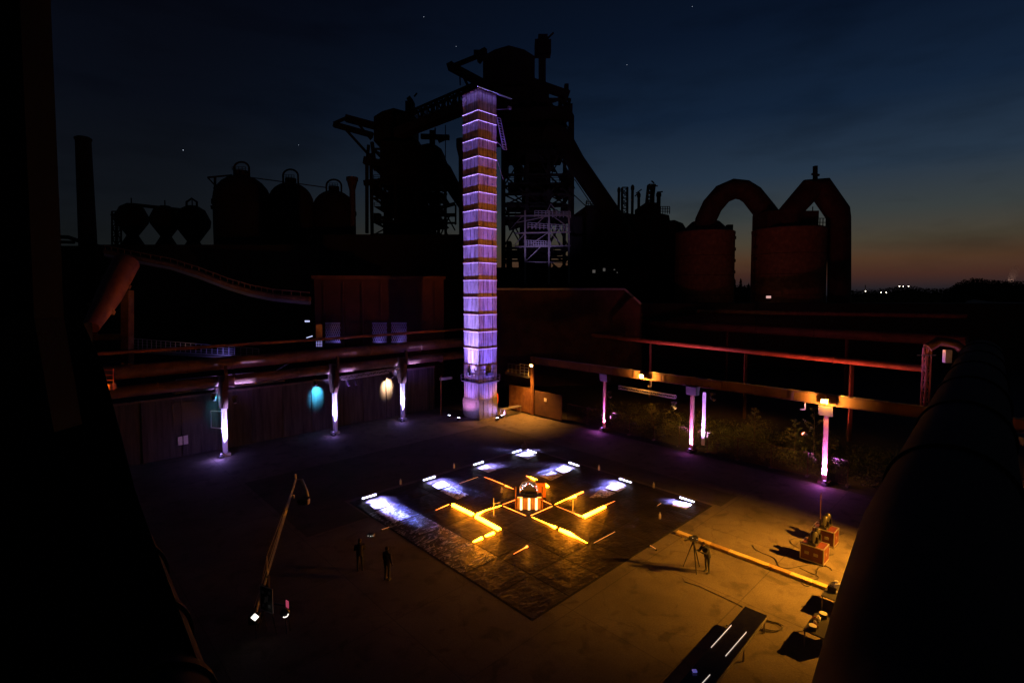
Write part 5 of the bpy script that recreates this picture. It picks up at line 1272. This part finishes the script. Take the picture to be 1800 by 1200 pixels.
# violet lit platform at the large furnace
a = A(118); vp = thing('furnace_platform', 'violet lit steel platforms with pale rails low on the large furnace', 'platform', a(960, 480), 0)
m = MB()
for y in (378, 408, 432): m.bar(a(905, y + 2), a(1003, y), .35, .3)
for x in (923, 965, 1000): m.bar(a(x, 370), a(x, 500), .4)
for sg in ((935, 402, 960, 378), (1000, 400, 972, 380), (932, 430, 965, 408), (965, 408, 990, 432), (925, 458, 950, 434), (895, 405, 918, 380), (905, 430, 925, 408), (923, 460, 1003, 462), (968, 358, 958, 380), (968, 358, 985, 380), (905, 392, 1003, 372)): m.bar(a(*sg[:2]), a(*sg[2:]), .16)
m.build('frame', M_steel, vp)
m = MB()
for (x0, y0, x1, y1) in ((928, 393, 998, 402), (925, 424, 968, 430), (940, 372, 1003, 378)):
    m.rail(a(x0, y0 + 9), a(x1, y1 + 5), 1.4, 10, .10, 3)
m.build('handrail', M_galv, vp)
vfl = thing('flood_lamp', 'violet flood lamp throwing light on the furnace platforms', 'floodlight', a(925, 500, -18), 0)
m = MB(); m.box((0, 0, 0), (.6, .4, .4)); m.bar((0, 0, 0), (0, 0, -10), .12); m.build('housing', M_black, vfl, world=False)
light('SPOT', 'beam', a(945, 470, -16), 5200, (.55, .38, 1), vfl, a(955, 412), .3, 50, 1)
wt_ = thing('control_cabin', 'dark low cabin with dim lit windows right of the furnace foot', 'cabin', at(1065, 490, 119), 0)
m = MB(); m.poly([at(1036, 470, 119.2), at(1092, 470, 119.2), at(1092, 500, 119.2), at(1036, 500, 119.2)], (0, .5, 0)); m.build('wall', M_far, wt_)
E_dw = emis('dim_window_light', (.6, .55, .5), .10)
for (x, y, w_) in ((1044, 477, 5), (1062, 474, 4), (1080, 474, 2.5), (1085, 479, 1.5)):
    p = at(x, y, 119); m = MB(); m.box(p, (w_ * .13, .2, .7 if w_ > 3 else .2)); m.build('window', E_dw, wt_)

# ================================================================ STACK CLUSTER
a = A(135); t = thing('stack_cluster', 'cluster of thin stacks and pipes on a tall black plant block', 'plant', a(1130, 500), 0)
m = MB(); m.poly([a(1078, 372), a(1130, 378), a(1130, 368), a(1135, 368), a(1135, 356), a(1161, 356), a(1161, 375), a(1176, 378), a(1178, 388), a(1195, 395), a(1195, 480), a(1078, 480)], (0, 12, 0)); m.build('block', M_far, t)
for (x, y0, w_) in ((1088, 329, 4.5), (1112, 325, 5), (1123, 338, 5), (1147, 325, 8), (1158, 337, 7)):
    m = MB(); p = a(x, y0, 3); s = 138 / F * w_ / 2; m.lathe((p.x, p.y, 0), [(s, 20), (s, p.z - 1.4), (s * 1.3, p.z - 1.2), (s * 1.3, p.z - .5), (s * .6, p.z)], 12); m.build('stack', M_far, t)
m = MB(); m.truss(a(1098, 385, 2), a(1098, 330, 2), (1.4, 0, 0), (0, 1.4, 0), 6, .18); m.truss(a(1141, 362, 2), a(1145, 325, 2), (1.6, 0, 0), (0, 1.6, 0), 5, .2)
for sg in ((1139, 326, 1156, 327), (1145, 318, 1150, 322), (1118, 340, 1128, 333), (1155, 338, 1165, 337), (1116, 345, 1124, 338)): m.bar(a(*sg[:2], 2), a(*sg[2:], 2), .3)
m.build('lattice', M_far, t)
for p_, q_2, hh_ in ((a(1161, 376), a(1177, 376), 1.9), (a(1124, 375), a(1136, 375), 1.6), (a(1030, 365, -5), a(1046, 365, -5), 1.5)): m = MB(); m.rail(p_, q_2, hh_, 4, .15, 3); m.build('handrail', M_far, t)
m = MB(); m.path([a(1165, 397, -1), a(1185, 394, -1), a(1195, 398, -1), a(1201, 408, -1), a(1203, 425, -1)], 1.1, 12); m.build('elbow_pipe', M_far, t)

# ================================================================ TANKS AND ARCH PIPES
def tank(label, x0, x1, ytop, D, group='round rusty tanks'):
    c = at((x0 + x1) / 2, ytop, D); r = (x1 - x0) / 2 * D / F; t = thing('round_tank', label, 'tank', (c.x, c.y, 0), 0, group); zt = c.z
    m = MB(); m.lathe((0, 0, 0), [(r, 0), (r, zt - 1), (r * 1.01, zt - .9), (r * 1.01, zt - .3), (r * .93, zt)], 48); m.build('shell', M_rust, t, world=False, smooth=True)
    m = MB()
    for z in (zt * .35, zt * .5, zt * .65, zt * .8): m.lathe((0, 0, 0), [(r * 1.006, z), (r * 1.006, z + .12)], 48)
    m.build('hoop_band', M_rust2, t, world=False)
    return t, c, r, zt
DT = 118
t1, c1t, r1, z1 = tank('left round rusty tank under the arched pipe', 1190, 1288, 407, DT)
t2, c2t, r2, z2 = tank('right larger round rusty tank between the two pipe arches', 1328, 1445, 402, DT - 4)
for t_, c_, r_, z_ in ((t1, c1t, r1, z1), (t2, c2t, r2, z2)):
    m = MB(); sx = 1 if t_ is t1 else -1
    for k in range(6): m.box((sx * r_ * 1.0, -.6, z_ - 1.5 - k * 2.6), (.7, .9, .7))
    m.bar((sx * r_ * 1.02, -.6, 0), (sx * r_ * 1.02, -.6, z_), .15); m.build('ladder', M_rust2, t_, world=False)
m = MB(); m.lathe((at(1240, 400, DT).x - c1t.x + .0, 0, 0), [(5.5, z1 - .2), (3.0, z1 + 2.2), (2.4, z1 + 2.4)], 24); m.box((5.2, -1, z1 + .7), (1.2, 1.2, 1.4)); m.box((4.4, -1, z1 + .4), (2.4, 1, .8)); m.build('cone_roof', M_rust2, t1, world=False)
m = MB(); m.box((-1.0, 0, z2 + 1.7), (11, 7, 3.4)); m.box((3.9, 0, z2 + 1.2), (2.6, 4, 2.6)); m.rail((5.0, -2, z2 + .2), (7, -2, z2 + .2), 1.8, 3, .12, 2); m.bar((4.0, -2, z2 + 1), (4.0, -2, z2 + 4.5), .15); m.build('roof_house', M_rust2, t2, world=False)
a = A(DT - 2); 
m = MB(); rr = 17.5 * (DT - 2) / F
m.path([a(1238, 408), a(1240, 388), a(1252, 362), a(1270, 341), a(1291, 332), a(1308, 334), a(1322, 343), a(1345, 372), a(1372, 408)], [rr * .95, rr, rr, rr, rr, rr, rr * 1.02, rr * 1.05, rr * 1.05], 22)
tag(m.build('arched_pipe', M_rust2, smooth=True), 'round arched gas pipe joining the two tanks', 'pipe', 'huge arched gas pipes')
def mit(pts, r):
    m = MB(); m.path(pts, r, 22); return m
a2_ = A(DT - 7)
pts = [a2_(1385, 410), a2_(1386, 376), a2_(1428, 329), a2_(1440, 327), a2_(1474, 376), a2_(1475, 420), a2_(1475, 530)]
m = MB(); rr = 18 * (DT - 7) / F
m.path(pts[:1] + [pts[1], pts[2].lerp(pts[1], .05), pts[3].lerp(pts[4], .03), pts[4].lerp(pts[3], .04), pts[4] - Z * 1.0, pts[5], pts[6], Vector((pts[6].x, pts[6].y, 0))], [rr * .95, rr, rr * 1.08, rr * 1.1, rr * 1.1, rr * 1.05, rr, rr, rr], 22)
tag(m.build('arched_pipe', M_rust2), 'angular arched gas pipe that drops straight down right of the tanks', 'pipe', 'huge arched gas pipes')
m = MB(); m.bar(a2_(1433, 330), a2_(1433, 292), .7); m.bar(a2_(1427, 306), a2_(1440, 308), .4); m.bar(a2_(1445, 407), a2_(1460, 407), .8)
tag(m.build('vent_mast', M_far), 'short vent mast on top of the angular pipe arch', 'mast')
m = MB(); p = at(1351, 522, DT - 12); m.box(p, (.9, .2, .5)); tag(m.build('tank_lamp', emis('pinkish_lamp', (1, .55, .5), .7)), 'small pink white lamp at the foot of the right tank', 'lamp')
tkf = thing('flood_lamp', 'dim reddish flood lamp in front of the tanks', 'floodlight', at(1330, 545, 95), 0)
m = MB(); m.box((0, 0, 0), (.6, .4, .4)); m.bar((0, 0, 0), (0, 0, -8), .2); m.build('housing', M_black, tkf, world=False)
light('SPOT', 'beam', at(1330, 540, 80), 420, (1, .42, .2), tkf, at(1330, 470, 118), .5, 60, 1)

# ================================================================ FAR LAND, TREES
def crown(m, c, r, n, rg, sq=(1, 1, .8), ls=.5):
    for _ in range(n):
        d = Vector((rg.gauss(0, 1), rg.gauss(0, 1), rg.gauss(0, 1))).normalized() * (rg.random() ** .4)
        p = Vector(c) + Vector((d.x * r * sq[0], d.y * r * sq[1], d.z * r * sq[2])); s = ls * rg.uniform(.6, 1.3)
        x = Vector((rg.gauss(0, 1), rg.gauss(0, 1), rg.gauss(0, 1))).normalized(); y = x.cross(Vector((rg.gauss(0, 1), rg.gauss(0, 1), 1))).normalized()
        b = len(m.v); m.v += [p - x * s, p + y * s * .6, p + x * s, p - y * s * .6]; m.f.append([b, b + 1, b + 2, b + 3])
rg = random.Random(4); m = MB()
prof = [(1490, 512), (1520, 510), (1560, 507), (1590, 502), (1620, 506), (1650, 509), (1675, 505), (1690, 494), (1715, 489), (1740, 493), (1760, 494), (1790, 494), (1830, 496)]
for i in range(len(prof) - 1):
    for k in range(9):
        t = k / 9; x = prof[i][0] * (1 - t) + prof[i + 1][0] * t; y = prof[i][1] * (1 - t) + prof[i + 1][1] * t
        D = 330 if x < 1670 else 220; c = at(x, y, D); s = D / F
        crown(m, c - Z * 6 * s, 7.5 * s, 60, rg, (1.3, 1, 1), 1.4 * s)
        crown(m, c - Z * 18 * s, 12 * s, 60, rg, (1.2, 1, 1), 2.6 * s)
        m.ball(c - Z * 22 * s, 15 * s, 8, (1.2, .8, 1))
for x in range(1285, 1330, 5): c = at(x, 508, 260); crown(m, c, 2.2, 60, rg, (1, 1, 1), .5); m.ball(c - Z * 3, 4, 8)
struct(m.build('far_wood', M_wood2), 'stuff'); 
o = bpy.data.objects['far_wood']; o['label'] = 'black wooded skyline at the right under the dusk sky'; o['category'] = 'wood'
for x, yt, w_, lb in ((1302, 489, 4.5, 'tall narrow poplar silhouette between the two tanks'), (1291, 487, 4, 'narrow poplar silhouette at the right edge of the left tank'), (1316, 497, 3, 'short narrow poplar silhouette left of the right tank'), (1545, 502, 0, '')):
    if not w_: continue
    D = 240; p = at(x, yt, D); b0 = at(x, 515, D); t = thing('poplar_tree', lb, 'tree', (p.x, p.y, 0), 0, 'far poplars between the tanks')
    m = MB(); crown(m, (p + b0) / 2, w_ * D / F * .5, 260, rg, (1, 1, 5.4 if w_ > 3 else 5), .35); m.build('crown', M_wood2, t)
    m = MB(); m.tube((p.x, p.y, 0), p, .3, 6, .1); m.build('trunk', M_bark, t)
tl = thing('far_mast', 'far mast with a bright white lamp on the right horizon', 'mast', at(1521, 515, 400), 0)
m = MB(); m.bar(at(1521, 518, 400), at(1521, 501, 400), .4); m.build('mast', M_far, tl); m = MB(); m.ball(at(1521, 512, 398), .5, 8); m.build('lamp', E_town, tl)
for (x, y, lb) in ((1549, 514, 'left one of two low town lights on the horizon'), (1558, 514, 'right one of two low town lights on the horizon'), (1581, 503, 'leftmost light on the far dark hill'), (1588, 503.5, 'middle light on the far dark hill'), (1597, 503, 'rightmost light on the far dark hill')):
    m = MB(); m.ball(at(x, y, 300), .2, 8); tag(m.build('town_light', E_town), lb, 'light', 'distant town lights')
m = MB(); rg2 = random.Random(9)
def steam_mat():
    mm = bpy.data.materials.new('steam'); mm.use_nodes = True; t = mm.node_tree; t.nodes.clear(); o = t.nodes.new('ShaderNodeOutputMaterial'); v = t.nodes.new('ShaderNodeVolumePrincipled'); v.inputs['Density'].default_value = .06; v.inputs['Color'].default_value = (.9, .8, .75, 1)
    t.links.new(v.outputs[0], o.inputs['Volume']); return mm
for k in range(4): p = at(1777 + k * 2.4, 489 - k * 4, 260); m.ball(p, 1.5 + .15 * k, 10, (1, 1, 1.6))
tag(m.build('steam_plume', steam_mat(), smooth=True), 'small pale steam plume above the trees at the right edge', 'steam')
tag(bpy.data.objects['steam_plume'], 'small pale steam plume above the trees at the right edge', 'steam')
p = at(1778, 498, 258); light('POINT', 'steam_lamp', p, 900, (1, .6, .45), bpy.data.objects['steam_plume'] if False else None, None, .5)
for x, y, lb, s in ((322, 264, 'brightest star at the left above the domed stoves', 1.0), (745, 30, 'faint star high above the left furnace', .7), (1102, 114, 'faint star right of the large furnace', .6), (1217, 12, 'faint star at the top edge right of centre', .6), (525, 255, 'faint star above the middle stove', .5), (802, 82, 'faint star left of the large furnace top', .5)):
    m = MB(); m.ball(at(x, y, 3000), 2.2 * s, 8); tag(m.build('star', E_star), lb, 'star', 'stars in the dusk sky')

# ---- undergrowth and saplings right
rg = random.Random(12); m = MB()
for k in range(420):
    v = rg.uniform(6, 38); u = rg.uniform(47.5, 58); h = rg.uniform(.3, 1.6) * (1 + .4 * math.sin(v))
    crown(m, S(u, v, h * .5 - .3), .55 + h * .25, 46, rg, (1, 1, .9), .10)
o = struct(m.build('undergrowth', M_leaf), 'stuff'); o['label'] = 'dim olive undergrowth beyond the mesh fence on the right'; o['category'] = 'undergrowth'
def sapling(label, base, h, sd):
    rg = random.Random(sd); t = thing('sapling', label, 'tree', base, 0, 'saplings beyond the right fence'); tr = MB(); lf = MB()
    tr.path([(0, 0, 0), (.05, 0, h * .5), (0, .05, h)], [.05, .035, .012], 7)
    for k in range(16):
        z = h * (.3 + .68 * k / 16); a = k * 2.4 + rg.uniform(-.3, .3); L_ = (1 - k / 19) * h * .34; d = Vector((math.cos(a), math.sin(a), .55)).normalized()
        p0 = Vector((.03, .02, z)); p1 = p0 + d * L_; tr.path([p0, p1], [.018, .006], 5)
        for q in range(7):
            p = p0.lerp(p1, .3 + .7 * q / 6)
            for _ in range(8):
                x = Vector((rg.gauss(0, 1), rg.gauss(0, 1), rg.gauss(.3, 1))).normalized(); y = x.cross(Vector((rg.gauss(0, 1), rg.gauss(0, 1), rg.gauss(0, 1)))).normalized(); s = rg.uniform(.12, .2)
                b = len(lf.v); lf.v += [p, p + x * s * .5 + y * s * .16, p + x * s, p + x * s * .5 - y * s * .16]; lf.f.append([b, b + 1, b + 2, b + 3])
    tr.build('trunk', M_bark, t, world=False); lf.build('crown', M_leaf, t, world=False)
sapling('tallest sapling left of the nearest right pillar', S(49.0, 13.4, -.3), 5.6, 1)
sapling('smaller sapling left of the tallest one', S(50.0, 15.2, -.3), 4.0, 2)
sapling('bushy low sapling beside the nearest right pillar', S(48.0, 11.9, -.3), 3.4, 3)
sapling('sapling at the back of the undergrowth between the right pillars', S(52, 19.5, -.3), 4.0, 4)
sapling('thin sapling behind the fence near the first right pillar', S(49.5, 29.5, -.3), 3.2, 5)
uf = thing('flood_lamp', 'weak amber lamp lighting the undergrowth behind the fence', 'floodlight', S(44.9, 20, 0), SITE)
m = MB(); m.bar((0, 0, 0), (0, 0, 1.2), .05); m.box((.1, 0, 1.3), (.3, .4, .25)); m.build('housing', M_black, uf, world=False)
light('SPOT', 'bush_beam', S(43.5, 24, 4.2), 900, (1, .55, .10), uf, S(50, 24, 0), .3, 74, 1)
light('SPOT', 'bush_beam', S(43.2, 16, 4.4), 900, (1, .5, .08), uf, S(50, 13.5, 1.6), .3, 54, 1)
